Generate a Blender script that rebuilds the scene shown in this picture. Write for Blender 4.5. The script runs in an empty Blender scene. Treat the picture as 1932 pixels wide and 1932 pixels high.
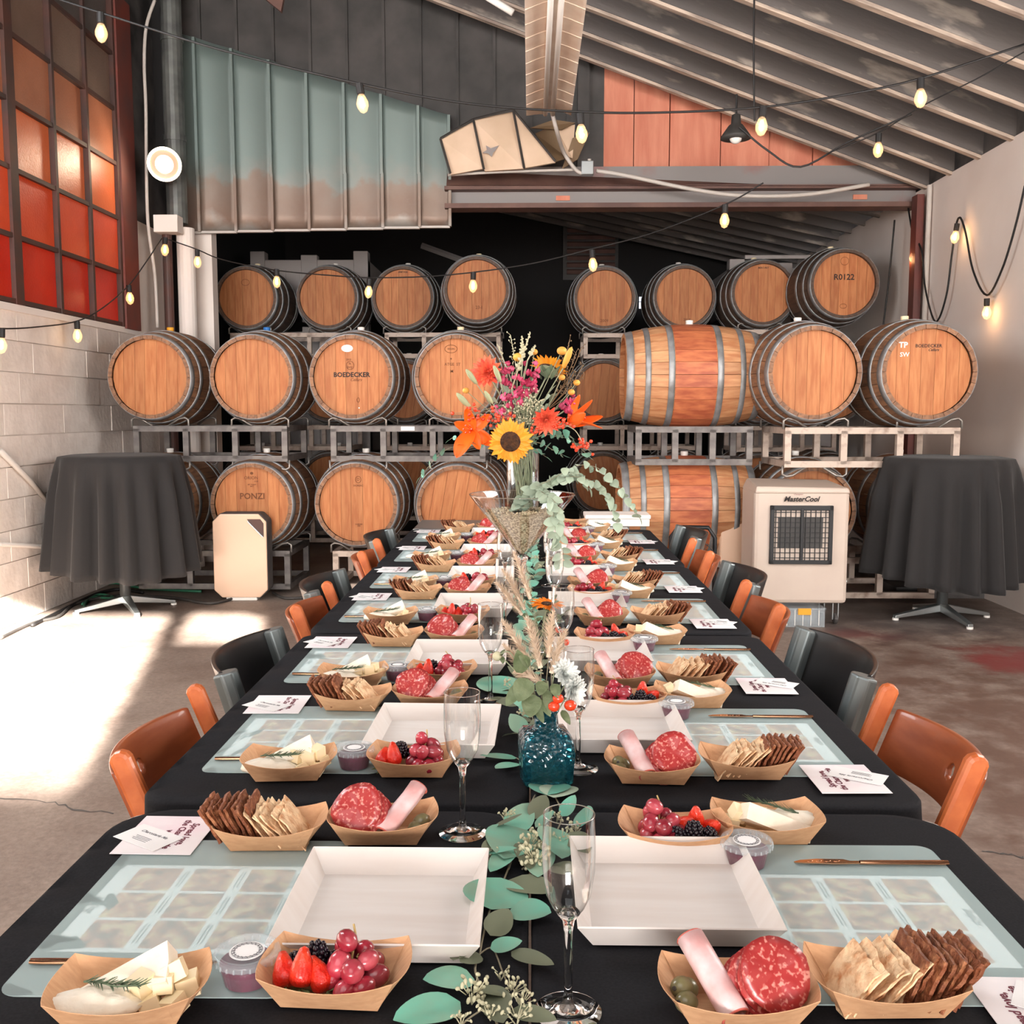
import bpy, bmesh, math, random
from mathutils import Vector, Matrix, Euler
PI = math.pi
R = random.Random(7)
scn = bpy.context.scene
COL = scn.collection

# ------------------------------------------------------------------ camera
FPX = 1878.0
YAW, PITCH = math.radians(-1.0624), math.radians(5.7166)
CAM = Vector((0, 0, 1.346))
cd = bpy.data.cameras.new('camera'); cam = bpy.data.objects.new('camera', cd); COL.objects.link(cam)
cd.sensor_width = 36.0; cd.lens = 36.0 * FPX / 1932.0; cd.clip_start = 0.02; cd.clip_end = 200
cam.location = CAM; cam.rotation_euler = (PI / 2 - PITCH, 0, -YAW)
scn.camera = cam
_F = Vector((math.sin(YAW) * math.cos(PITCH), math.cos(YAW) * math.cos(PITCH), -math.sin(PITCH)))
_R = Vector((math.cos(YAW), -math.sin(YAW), 0)); _U = _R.cross(_F)
def _ray(x, y): return _F + _R * ((x - 966) / FPX) - _U * ((y - 966) / FPX)
def at(x, y, Y):                     # point of the plane at depth Y seen at that pixel
    r = _ray(x, y); return CAM + r * (Y / r.y)
def onz(x, y, z):
    r = _ray(x, y); return CAM + r * ((z - CAM.z) / r.z)
def onx(x, y, X):
    r = _ray(x, y); return CAM + r * ((X - CAM.x) / r.x)

# ------------------------------------------------------------------ light
scn.view_settings.view_transform = 'Standard'; scn.view_settings.look = 'None'
scn.view_settings.gamma = 1.0; scn.view_settings.exposure = 0.0
scn.view_settings.use_curve_mapping = False
try:
    scn.cycles.use_denoising = True; scn.cycles.max_bounces = 10; scn.cycles.transparent_max_bounces = 16
    scn.cycles.sample_clamp_indirect = 6.0; scn.cycles.caustics_refractive = False; scn.cycles.caustics_reflective = False
except Exception: pass
w = bpy.data.worlds.new('daylight'); scn.world = w; w.use_nodes = True
w.node_tree.nodes['Background'].inputs[0].default_value = (0.80, 0.90, 1.0, 1)
w.node_tree.nodes['Background'].inputs[1].default_value = 2.6
def area(name, loc, target, sx, sy, power, color):
    l = bpy.data.lights.new(name, 'AREA'); l.shape = 'RECTANGLE'; l.size = sx; l.size_y = sy; l.energy = power; l.color = color
    o = bpy.data.objects.new(name, l); COL.objects.link(o); o.location = loc
    o.rotation_euler = (Vector(target) - Vector(loc)).to_track_quat('-Z', 'Y').to_euler(); return o
area('daylight_through_open_door', (0.2, -12.6, 1.75), (0, 6, 1.2), 6.0, 3.0, 1750, (1.0, 0.95, 0.91))
area('overhead_fill', (-0.2, -1.1, 4.15), (-0.1, .9, 0.7), 3.6, 3.2, 84, (0.95, 0.98, 1.0))  # added overhead fill lamp, no roof window is known here
area('daylight_through_side_window', (-3.15, 3.9, 3.1), (3.3, 7.4, 2.3), 3.2, 1.8, 235, (0.93, 0.97, 1.0))
area('side_fill', (3.15, 3.6, 2.2), (-3.3, 7.2, 1.8), 3.2, 1.7, 215, (1.0, 0.96, 0.92))  # added fill to brighten the block wall, no door stands here
sun = bpy.data.lights.new('sun', 'SUN'); sun.energy = 90.0; sun.angle = math.radians(0.53); sun.color = (1.0, 0.93, 0.84)
so = bpy.data.objects.new('sun', sun); COL.objects.link(so)
SUN_DIR = Vector((-0.222, 1.0, -0.36)).normalized()
so.rotation_euler = SUN_DIR.to_track_quat('-Z', 'Y').to_euler(); so.location = (1, -6, 4)

# ------------------------------------------------------------------ materials
def lin(c): return tuple(((v / 255) / 12.92 if v / 255 <= .04045 else ((v / 255 + .055) / 1.055) ** 2.4) for v in c)
def mat(name, rgb, rough=.6, metal=0.0, rgb2=None, nscale=8.0, stretch=(1, 1, 1), bump=0.0, bscale=None, alpha=None, trans=0.0,
        emit=None, estr=0.0, spread=(.35, .65), rnd=0.0, sheen=0.0, spec=None, ior=1.45, coat=0.0, detail=5.0, coords='Object'):
    m = bpy.data.materials.new(name); m.use_nodes = True; nt = m.node_tree; N = nt.nodes; L = nt.links
    b = N['Principled BSDF']; b.inputs['Roughness'].default_value = rough; b.inputs['Metallic'].default_value = metal
    b.inputs['Base Color'].default_value = (*lin(rgb), 1); b.inputs['IOR'].default_value = ior
    if spec is not None: b.inputs['Specular IOR Level'].default_value = spec
    if trans: b.inputs['Transmission Weight'].default_value = trans
    if alpha is not None: b.inputs['Alpha'].default_value = alpha
    if sheen: b.inputs['Sheen Weight'].default_value = sheen
    if coat: b.inputs['Coat Weight'].default_value = coat
    if emit: b.inputs['Emission Color'].default_value = (*lin(emit), 1); b.inputs['Emission Strength'].default_value = estr
    out = None
    if rgb2 or bump or rnd:
        tc = N.new('ShaderNodeTexCoord'); mp = N.new('ShaderNodeMapping'); mp.inputs['Scale'].default_value = stretch
        src = tc.outputs[coords]
        if rnd:
            oi = N.new('ShaderNodeObjectInfo'); ad = N.new('ShaderNodeVectorMath'); ad.operation = 'MULTIPLY_ADD'
            cx = N.new('ShaderNodeCombineXYZ')
            for k in range(3): L.new(oi.outputs['Random'], cx.inputs[k])
            ad.inputs[1].default_value = (17, 23, 31); L.new(cx.outputs[0], ad.inputs[0]); L.new(src, ad.inputs[2]); src = ad.outputs[0]
        L.new(src, mp.inputs['Vector'])
        if rgb2:
            n = N.new('ShaderNodeTexNoise'); n.inputs['Scale'].default_value = nscale; n.inputs['Detail'].default_value = detail
            L.new(mp.outputs[0], n.inputs['Vector']); rp = N.new('ShaderNodeValToRGB')
            rp.color_ramp.elements[0].position = spread[0]; rp.color_ramp.elements[1].position = spread[1]
            rp.color_ramp.elements[0].color = (*lin(rgb), 1); rp.color_ramp.elements[1].color = (*lin(rgb2), 1)
            L.new(n.outputs['Fac'], rp.inputs[0]); out = rp.outputs[0]
        if rnd:
            hs = N.new('ShaderNodeHueSaturation'); mr = N.new('ShaderNodeMapRange')
            mr.inputs['To Min'].default_value = 1 - rnd; mr.inputs['To Max'].default_value = 1 + rnd
            L.new(oi.outputs['Random'], mr.inputs[0]); L.new(mr.outputs[0], hs.inputs['Value'])
            if out: L.new(out, hs.inputs['Color'])
            else: hs.inputs['Color'].default_value = (*lin(rgb), 1)
            out = hs.outputs[0]
        if out: L.new(out, b.inputs['Base Color'])
        if bump:
            n2 = N.new('ShaderNodeTexNoise'); n2.inputs['Scale'].default_value = bscale or nscale; n2.inputs['Detail'].default_value = 6
            L.new(mp.outputs[0], n2.inputs['Vector']); bp = N.new('ShaderNodeBump'); bp.inputs['Strength'].default_value = bump
            bp.inputs['Distance'].default_value = .01; L.new(n2.outputs['Fac'], bp.inputs['Height']); L.new(bp.outputs[0], b.inputs['Normal'])
    return m

M = {}
M['head'] = mat('oak_head', (186, 122, 74), .6, rgb2=(166, 98, 54), nscale=5, stretch=(9, 9, 1.1), rnd=.11, bump=.1, bscale=12)
M['stave'] = mat('oak_stave', (146, 104, 74), .6, rgb2=(108, 76, 56), nscale=5, stretch=(9, 1, 9), rnd=.18, bump=.15, bscale=20, coords='Object')
M['chime'] = mat('oak_chime', (176, 122, 80), .6, rgb2=(140, 92, 58), nscale=14, rnd=.12)
M['sidestave'] = mat('oak_side_stave', (200, 150, 108), .6, rgb2=(172, 112, 74), nscale=4, stretch=(8, 1, 8), rnd=.13, bump=.15, bscale=20)
M['stain'] = mat('wine_stained_oak', (196, 116, 76), .55, rgb2=(160, 82, 56), nscale=5, stretch=(6, 1.5, 6), rnd=.08)
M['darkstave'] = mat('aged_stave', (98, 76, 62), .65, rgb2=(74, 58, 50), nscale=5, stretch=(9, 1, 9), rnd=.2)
M['hoop'] = mat('galvanised_hoop', (168, 170, 172), .5, .5, rgb2=(128, 127, 126), nscale=9, bump=.05)
M['print'] = mat('burnt_print', (110, 66, 38), .8)
M['blackprint'] = mat('black_print', (34, 26, 24), .7)
M['white'] = mat('white_plastic', (232, 228, 222), .45)
M['yellow'] = mat('yellow_bung', (226, 160, 40), .5)
M['blue'] = mat('blue_bung', (40, 110, 180), .5)
M['rack'] = mat('grey_rack_steel', (118, 112, 108), .5, .3, rgb2=(90, 84, 82), nscale=14)
M['rackl'] = mat('cream_rack_steel', (190, 172, 158), .55, .1, rgb2=(140, 118, 104), nscale=16, spread=(.5, .75))
M['rod'] = mat('rack_rod', (150, 144, 138), .4, .6)
M['cloth'] = mat('black_tablecloth', (38, 38, 41), .85, rgb2=(32, 32, 35), nscale=300, bump=.22, bscale=9, spec=.12)
M['draped'] = mat('black_drape', (35, 33, 33), .9, sheen=.08, bump=.1, bscale=60)
M['mat'] = None
M['kraft'] = mat('kraft_board', (214, 168, 128), .75, rgb2=(202, 155, 116), nscale=60, stretch=(1, 4, 1), rnd=.03, bump=.05, bscale=80)
M['traym'] = mat('white_paperboard', (226, 220, 216), .55, rgb2=(218, 209, 203), nscale=4, stretch=(1, 9, 1))
M['paper'] = mat('card_paper', (246, 240, 242), .6, rgb2=(240, 216, 224), nscale=9, spread=(.5, .75), rnd=.02)
M['paperw'] = mat('white_card', (244, 243, 243), .6)
M['ink'] = mat('maroon_ink', (110, 44, 60), .7)
M['inkg'] = mat('grey_ink', (110, 108, 112), .7)
M['glass'] = mat('clear_glass', (255, 255, 255), 0.0, trans=1.0, ior=1.45)
M['cupbody'] = mat('thin_cup_plastic', (235, 240, 244), .15, alpha=.07, spec=.8)
M['lidp'] = mat('milky_lid_plastic', (222, 234, 240), .2, alpha=.24, spec=.8)
M['plastic'] = mat('clear_plastic', (225, 236, 242), .12, alpha=.16, spec=.9)
M['blueglass'] = None
M['gold'] = mat('rose_gold', (232, 176, 140), .14, 1.0)
M['jam'] = mat('berry_jam', (92, 20, 50), .3, rgb2=(112, 34, 66), nscale=40)
M['grape'] = mat('red_grape', (150, 38, 54), .22, rgb2=(190, 90, 100), nscale=35, rnd=.3, spread=(.45, .8), coat=.4)
M['grapestem'] = mat('grape_stem', (186, 160, 104), .7)
M['blackberry'] = mat('blackberry', (30, 20, 30), .22, rnd=.3, coat=.3)
M['strawberry'] = mat('strawberry', (204, 22, 16), .3, rgb2=(228, 60, 30), nscale=20, bump=.5, bscale=120, coat=.3)
M['calyx'] = mat('strawberry_leaf', (96, 110, 66), .7)
M['salami'] = mat('salami', (168, 50, 50), .35, rgb2=(222, 146, 134), nscale=210, spread=(.55, .68), rnd=.08, coat=.3, detail=1.5)
M['ham'] = mat('rolled_ham', (226, 206, 208), .35, rgb2=(214, 160, 158), nscale=30)
M['hamin'] = mat('rolled_ham_inner', (206, 104, 92), .4)
M['olive'] = mat('green_olive', (128, 122, 84), .3, rgb2=(104, 98, 70), nscale=20, coat=.3)
M['brie'] = mat('brie_cheese', (246, 238, 222), .6, rgb2=(236, 224, 204), nscale=30, bump=.3, bscale=60)
M['cube'] = mat('cheese_cube', (242, 224, 186), .5, rgb2=(228, 180, 120), nscale=22, spread=(.62, .8))
M['cracker'] = mat('light_cracker', (240, 208, 168), .6, rgb2=(196, 128, 76), nscale=90, bump=.6, bscale=90, spread=(.45, .75), rnd=.05)
M['seedcracker'] = mat('seeded_cracker', (128, 72, 44), .55, rgb2=(176, 118, 80), nscale=120, bump=.8, bscale=140, spread=(.5, .72), rnd=.15)
M['rosemary'] = mat('rosemary', (96, 112, 88), .6, rnd=.15)
M['leaf'] = mat('eucalyptus_leaf', (112, 184, 162), .5, rgb2=(132, 164, 142), nscale=16, rnd=.18, spec=.6)
M['leafs'] = mat('silver_eucalyptus_leaf', (160, 176, 156), .6, rnd=.14)
M['leafg'] = mat('green_leaf', (88, 102, 70), .6, rgb2=(112, 124, 92), nscale=60, rnd=.12, bump=.4, bscale=60)
M['leafd'] = mat('olive_leaf', (112, 118, 96), .6, rnd=.15)
M['stem'] = mat('pale_stem', (146, 138, 116), .7)
M['gstem'] = mat('green_stem', (142, 150, 122), .7)
M['seed'] = mat('seed_bud', (190, 186, 156), .6)
M['woodo'] = mat('orange_beech', (206, 112, 62), .4, rgb2=(186, 94, 48), nscale=4, stretch=(6, 1, 6), coat=.3)
M['woodp'] = mat('brown_plywood', (160, 84, 48), .38, rgb2=(142, 70, 38), nscale=5, stretch=(8, 1, 8), coat=.35)
M['bchair'] = mat('black_ply', (36, 34, 34), .35, coat=.2)
M['steel'] = mat('brushed_steel', (168, 172, 172), .3, .85)
M['steeld'] = mat('dull_steel', (122, 130, 131), .4, .7)
M['black'] = mat('black_plastic', (24, 24, 26), .5)
M['wallw'] = mat('cream_plaster', (243, 233, 226), .85, rgb2=(234, 222, 213), nscale=1.2, bump=.05, bscale=30)
M['block'] = mat('painted_block', (244, 234, 226), .65, rgb2=(230, 219, 210), nscale=6, rnd=.04, bump=.4, bscale=26)
M['dark'] = mat('dark_painted_steel', (74, 70, 68), .6, rgb2=(56, 54, 52), nscale=4, rnd=.1)
M['wallg'] = mat('grey_weathered_wall', (92, 88, 86), .8, rgb2=(58, 56, 56), nscale=3, spread=(.4, .6))
M['interior'] = mat('dark_shed_cladding', (34, 32, 32), .9)
M['beam'] = mat('brown_primer_steel', (112, 82, 72), .6, rgb2=(92, 66, 60), nscale=5)
M['beamg'] = mat('grey_web_steel', (136, 130, 128), .5, rgb2=(150, 74, 66), nscale=2.2, spread=(.58, .8))
M['salmon'] = mat('salmon_foil_insulation', (222, 146, 118), .6, rgb2=(206, 124, 98), nscale=3, stretch=(4, 1, .6), bump=.3, bscale=14, rnd=.04)
M['cream'] = mat('cream_board', (222, 194, 168), .7, rgb2=(206, 178, 150), nscale=3)
M['lampw'] = mat('cream_enamel', (248, 232, 216), .4, rgb2=(236, 214, 196), nscale=7)
M['redsteel'] = mat('red_brown_frame', (120, 58, 48), .6, rgb2=(96, 60, 56), nscale=3)
M['frame'] = mat('dark_window_frame', (84, 52, 44), .6, rgb2=(66, 50, 46), nscale=6)
M['purifier'] = mat('pearl_plastic', (220, 184, 156), .3, coat=.3)
M['cooler'] = mat('beige_plastic', (198, 182, 168), .5, rgb2=(190, 172, 159), nscale=3)
M['bin'] = mat('grey_bin_plastic', (168, 160, 156), .6)
M['cable'] = mat('black_cable', (26, 24, 24), .6)
M['wcable'] = mat('white_cable', (196, 188, 180), .5)
M['gcable'] = mat('green_cable', (50, 110, 84), .5)
M['beans'] = mat('grain_filling', (226, 206, 172), .6, rgb2=(120, 92, 62), nscale=170, spread=(.4, .62))
M['pipe'] = mat('galvanised_pipe', (120, 122, 118), .5, .4, rgb2=(80, 82, 80), nscale=5)
M['sunp'] = mat('sunflower_petal', (246, 168, 46), .55, rgb2=(236, 140, 30), nscale=10, rnd=.06)
M['sund'] = mat('sunflower_disc', (90, 56, 30), .9, rgb2=(56, 34, 24), nscale=90, bump=1.0, bscale=150)
M['lily'] = mat('orange_lily', (244, 112, 28), .45, rgb2=(238, 90, 22), nscale=14, rnd=.04)
M['coral'] = mat('coral_dahlia', (232, 84, 66), .5, rgb2=(240, 118, 82), nscale=12, rnd=.1)
M['magenta'] = mat('magenta_snapdragon', (160, 24, 66), .5, rgb2=(206, 84, 120), nscale=16, rnd=.35)
M['wht'] = mat('white_dahlia', (222, 226, 222), .5)
M['berry'] = mat('orange_red_berry', (220, 66, 34), .25, rnd=.12, coat=.5)
M['bud'] = mat('lily_bud', (150, 158, 122), .5, rgb2=(184, 186, 148), nscale=12, stretch=(6, 6, .5))
M['ybud'] = mat('yellow_bud', (230, 170, 76), .5, rgb2=(214, 150, 70), nscale=12)
M['twig'] = mat('brown_twig', (120, 96, 70), .7)
M['plume'] = mat('beige_plume', (226, 206, 184), .9, rnd=.06)
M['orange'] = mat('orange_gerbera', (240, 132, 30), .5, rnd=.1)

def bulb_mat(name, col, e):
    m = bpy.data.materials.new(name); m.use_nodes = True; nt = m.node_tree; nt.nodes.clear()
    o = nt.nodes.new('ShaderNodeOutputMaterial'); a = nt.nodes.new('ShaderNodeEmission'); a.inputs[0].default_value = (*lin(col), 1); a.inputs[1].default_value = e
    nt.links.new(a.outputs[0], o.inputs[0]); return m
M['filament'] = bulb_mat('warm_filament', (255, 206, 140), 22)
M['flood'] = bulb_mat('floodlight_face', (255, 226, 190), 14)
M['bulbglass'] = mat('warm_bulb_glass', (255, 226, 190), .05, alpha=.3, emit=(255, 190, 120), estr=.8, spec=.8)
M['daygap'] = bulb_mat('daylight_gap', (235, 240, 250), 1.4)

def thinglass():
    m = bpy.data.materials.new('thin_clear_glass'); m.use_nodes = True; nt = m.node_tree; nt.nodes.clear(); N = nt.nodes; L = nt.links
    o = N.new('ShaderNodeOutputMaterial'); t = N.new('ShaderNodeBsdfTransparent'); t.inputs[0].default_value = (.97, .98, .98, 1); g = N.new('ShaderNodeBsdfGlossy'); g.inputs['Roughness'].default_value = .02
    lw = N.new('ShaderNodeLayerWeight'); lw.inputs[0].default_value = .25; mr = N.new('ShaderNodeMapRange'); mr.inputs['To Min'].default_value = .05; mr.inputs['To Max'].default_value = .95
    L.new(lw.outputs['Facing'], mr.inputs[0]); mx = N.new('ShaderNodeMixShader'); L.new(mr.outputs[0], mx.inputs[0]); L.new(t.outputs[0], mx.inputs[1]); L.new(g.outputs[0], mx.inputs[2]); L.new(mx.outputs[0], o.inputs[0])
    return m
M['thin'] = thinglass()
def frosted():
    m = bpy.data.materials.new('frosted_placemat'); m.use_nodes = True; nt = m.node_tree; N = nt.nodes; L = nt.links
    b = N['Principled BSDF']; b.inputs['Base Color'].default_value = (*lin((226, 250, 250)), 1); b.inputs['Roughness'].default_value = .28  # mild aqua in the base colour stands for the sky's reflection
    b.inputs['Alpha'].default_value = .33; b.inputs['Specular IOR Level'].default_value = .7; return m
M['mat'] = frosted()
def sheet_mat():
    m = bpy.data.materials.new('printed_guide_sheet'); m.use_nodes = True; nt = m.node_tree; N = nt.nodes; L = nt.links
    b = N['Principled BSDF']; b.inputs['Roughness'].default_value = .5
    tc = N.new('ShaderNodeTexCoord'); sp = N.new('ShaderNodeSeparateXYZ'); L.new(tc.outputs['Object'], sp.inputs[0])
    def math_(op, a, bb=None, c=None):
        n = N.new('ShaderNodeMath'); n.operation = op
        for i, v in enumerate((a, bb, c)):
            if v is None: continue
            if isinstance(v, (int, float)): n.inputs[i].default_value = v
            else: L.new(v, n.inputs[i])
        return n.outputs[0]
    # three by three photographs, printed: cells .062 x .060, pitch .076 x .066
    def cellmask(c, pitch, half, lo, hi):
        u = math_('ADD', c, 100 * pitch + pitch / 2); f = math_('SUBTRACT', math_('MODULO', u, pitch), pitch / 2)
        inside = math_('LESS_THAN', math_('ABSOLUTE', f), half)
        return math_('MULTIPLY', inside, math_('LESS_THAN', math_('ABSOLUTE', c), hi))
    mx = cellmask(sp.outputs[0], .075, .0295, 0, .106); my = cellmask(sp.outputs[1], .068, .031, 0, .1)
    mask = math_('MULTIPLY', mx, my)
    n = N.new('ShaderNodeTexNoise'); n.inputs['Scale'].default_value = 48; L.new(tc.outputs['Object'], n.inputs['Vector'])
    rp = N.new('ShaderNodeValToRGB'); e = rp.color_ramp.elements; e[0].position = .36; e[0].color = (*lin((132, 70, 50)), 1); e[1].position = .62; e[1].color = (*lin((232, 200, 150)), 1)
    k = rp.color_ramp.elements.new(.5); k.color = (*lin((212, 130, 98)), 1)
    L.new(n.outputs['Fac'], rp.inputs[0])
    mix = N.new('ShaderNodeMix'); mix.data_type = 'RGBA'; L.new(mask, mix.inputs['Factor'])
    mix.inputs[6].default_value = (*lin((250, 248, 250)), 1); L.new(rp.outputs[0], mix.inputs[7]); L.new(mix.outputs[2], b.inputs['Base Color'])
    return m
M['sheet'] = sheet_mat()
def blueglass():
    m = bpy.data.materials.new('blue_moulded_glass'); m.use_nodes = True; nt = m.node_tree; N = nt.nodes; L = nt.links
    b = N['Principled BSDF']; b.inputs['Base Color'].default_value = (*lin((58, 150, 172)), 1); b.inputs['Roughness'].default_value = .06
    b.inputs['Transmission Weight'].default_value = .9; b.inputs['IOR'].default_value = 1.45
    tc = N.new('ShaderNodeTexCoord'); v = N.new('ShaderNodeTexVoronoi'); v.inputs['Scale'].default_value = 110; L.new(tc.outputs['Object'], v.inputs['Vector'])
    bp = N.new('ShaderNodeBump'); bp.inputs['Strength'].default_value = .8; bp.inputs['Distance'].default_value = .004
    L.new(v.outputs['Distance'], bp.inputs['Height']); L.new(bp.outputs[0], b.inputs['Normal']); return m
M['blueglass'] = blueglass()
def floor_mat():
    m = bpy.data.materials.new('stained_concrete'); m.use_nodes = True; nt = m.node_tree; N = nt.nodes; L = nt.links
    b = N['Principled BSDF']; tc = N.new('ShaderNodeTexCoord')
    def noise(s, d=6, rough=.6):
        n = N.new('ShaderNodeTexNoise'); n.inputs['Scale'].default_value = s; n.inputs['Detail'].default_value = d; n.inputs['Roughness'].default_value = rough
        L.new(tc.outputs['Object'], n.inputs['Vector']); return n.outputs['Fac']
    def ramp(f, stops):
        r = N.new('ShaderNodeValToRGB'); r.color_ramp.elements[0].position = stops[0][0]; r.color_ramp.elements[0].color = (*lin(stops[0][1]), 1)
        r.color_ramp.elements[1].position = stops[-1][0]; r.color_ramp.elements[1].color = (*lin(stops[-1][1]), 1)
        for p, c in stops[1:-1]: r.color_ramp.elements.new(p).color = (*lin(c), 1)
        L.new(f, r.inputs[0]); return r.outputs[0]
    base = ramp(noise(1.6), [(.3, (124, 106, 96)), (.5, (148, 132, 122)), (.7, (168, 152, 140))])
    fine = ramp(noise(45), [(.35, (190, 190, 190)), (.7, (255, 255, 255))])
    mx = N.new('ShaderNodeMix'); mx.data_type = 'RGBA'; mx.blend_type = 'MULTIPLY'; mx.inputs['Factor'].default_value = .6
    L.new(base, mx.inputs[6]); L.new(fine, mx.inputs[7]); col = mx.outputs[2]
    # wine spill in front of the high table by the white wall
    def spill(cx, cy, rx, ry, colr, col, thr=.5):
        mp = N.new('ShaderNodeMapping'); mp.inputs['Location'].default_value = (-cx / rx, -cy / ry, 0); mp.inputs['Scale'].default_value = (1 / rx, 1 / ry, 1)
        L.new(tc.outputs['Object'], mp.inputs[0]); ln = N.new('ShaderNodeVectorMath'); ln.operation = 'LENGTH'; L.new(mp.outputs[0], ln.inputs[0])
        ad = N.new('ShaderNodeMath'); ad.operation = 'MULTIPLY_ADD'; ad.inputs[1].default_value = 1.7; L.new(noise(5), ad.inputs[0]); L.new(ln.outputs['Value'], ad.inputs[2])
        mr = N.new('ShaderNodeMapRange'); mr.inputs['From Min'].default_value = 1.75; mr.inputs['From Max'].default_value = 1.2; L.new(ad.outputs[0], mr.inputs[0])
        sc = N.new('ShaderNodeMath'); sc.operation = 'MULTIPLY'; sc.inputs[1].default_value = thr; L.new(mr.outputs[0], sc.inputs[0])
        k = N.new('ShaderNodeMix'); k.data_type = 'RGBA'; L.new(sc.outputs[0], k.inputs['Factor']); L.new(col, k.inputs[6]); k.inputs[7].default_value = (*lin(colr), 1); return k.outputs[2]
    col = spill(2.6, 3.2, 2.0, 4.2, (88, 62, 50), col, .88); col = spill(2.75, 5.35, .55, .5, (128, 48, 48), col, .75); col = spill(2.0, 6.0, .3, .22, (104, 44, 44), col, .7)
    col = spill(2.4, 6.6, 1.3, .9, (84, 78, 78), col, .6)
    L.new(col, b.inputs['Base Color'])
    rr = N.new('ShaderNodeMapRange'); rr.inputs['To Min'].default_value = .38; rr.inputs['To Max'].default_value = .7; L.new(noise(3), rr.inputs[0]); L.new(rr.outputs[0], b.inputs['Roughness'])
    bp = N.new('ShaderNodeBump'); bp.inputs['Strength'].default_value = .3; bp.inputs['Distance'].default_value = .01; L.new(noise(14), bp.inputs['Height']); L.new(bp.outputs[0], b.inputs['Normal'])
    return m
M['floor'] = floor_mat()
def joist_mat():
    m = mat('weathered_roof_timber', (104, 98, 95), .75, rgb2=(168, 157, 146), nscale=2.6, stretch=(.8, 3, 3), spread=(.57, .68), bump=.3, bscale=12, rnd=.1)
    return m
M['joist'] = joist_mat()
M['joistedge'] = mat('pale_joist_flange', (206, 186, 168), .6, rgb2=(140, 124, 114), nscale=3, stretch=(1, 6, 6), spread=(.4, .65))
M['deck'] = mat('dark_roof_deck', (72, 68, 66), .85, rgb2=(84, 78, 74), nscale=2, spread=(.5, .75))
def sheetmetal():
    m = bpy.data.materials.new('lit_galvanised_sheet'); m.use_nodes = True; nt = m.node_tree; N = nt.nodes; L = nt.links
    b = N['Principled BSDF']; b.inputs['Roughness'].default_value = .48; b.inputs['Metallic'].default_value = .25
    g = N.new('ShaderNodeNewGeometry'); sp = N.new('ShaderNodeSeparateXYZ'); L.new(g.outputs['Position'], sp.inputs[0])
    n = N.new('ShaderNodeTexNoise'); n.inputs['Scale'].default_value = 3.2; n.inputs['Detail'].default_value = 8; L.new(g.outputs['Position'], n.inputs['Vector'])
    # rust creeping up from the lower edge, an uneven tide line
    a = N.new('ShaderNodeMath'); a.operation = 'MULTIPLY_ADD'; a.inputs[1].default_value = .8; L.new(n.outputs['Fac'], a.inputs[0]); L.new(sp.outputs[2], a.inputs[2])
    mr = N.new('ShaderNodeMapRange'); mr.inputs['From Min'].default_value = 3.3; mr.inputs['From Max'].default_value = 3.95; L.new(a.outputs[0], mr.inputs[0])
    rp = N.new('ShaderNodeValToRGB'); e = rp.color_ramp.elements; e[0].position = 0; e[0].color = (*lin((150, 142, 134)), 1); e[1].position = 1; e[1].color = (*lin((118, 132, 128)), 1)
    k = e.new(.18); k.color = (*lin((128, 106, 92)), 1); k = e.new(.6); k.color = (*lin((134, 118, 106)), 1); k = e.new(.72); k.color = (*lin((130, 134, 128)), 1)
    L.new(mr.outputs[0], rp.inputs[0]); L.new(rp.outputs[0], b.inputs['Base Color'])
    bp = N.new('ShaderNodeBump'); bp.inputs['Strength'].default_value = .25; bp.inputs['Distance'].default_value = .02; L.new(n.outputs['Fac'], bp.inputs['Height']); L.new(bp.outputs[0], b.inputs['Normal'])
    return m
M['sheetm'] = sheetmetal()  # lighter sheet colour stands for the lit part of the cladding

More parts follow.
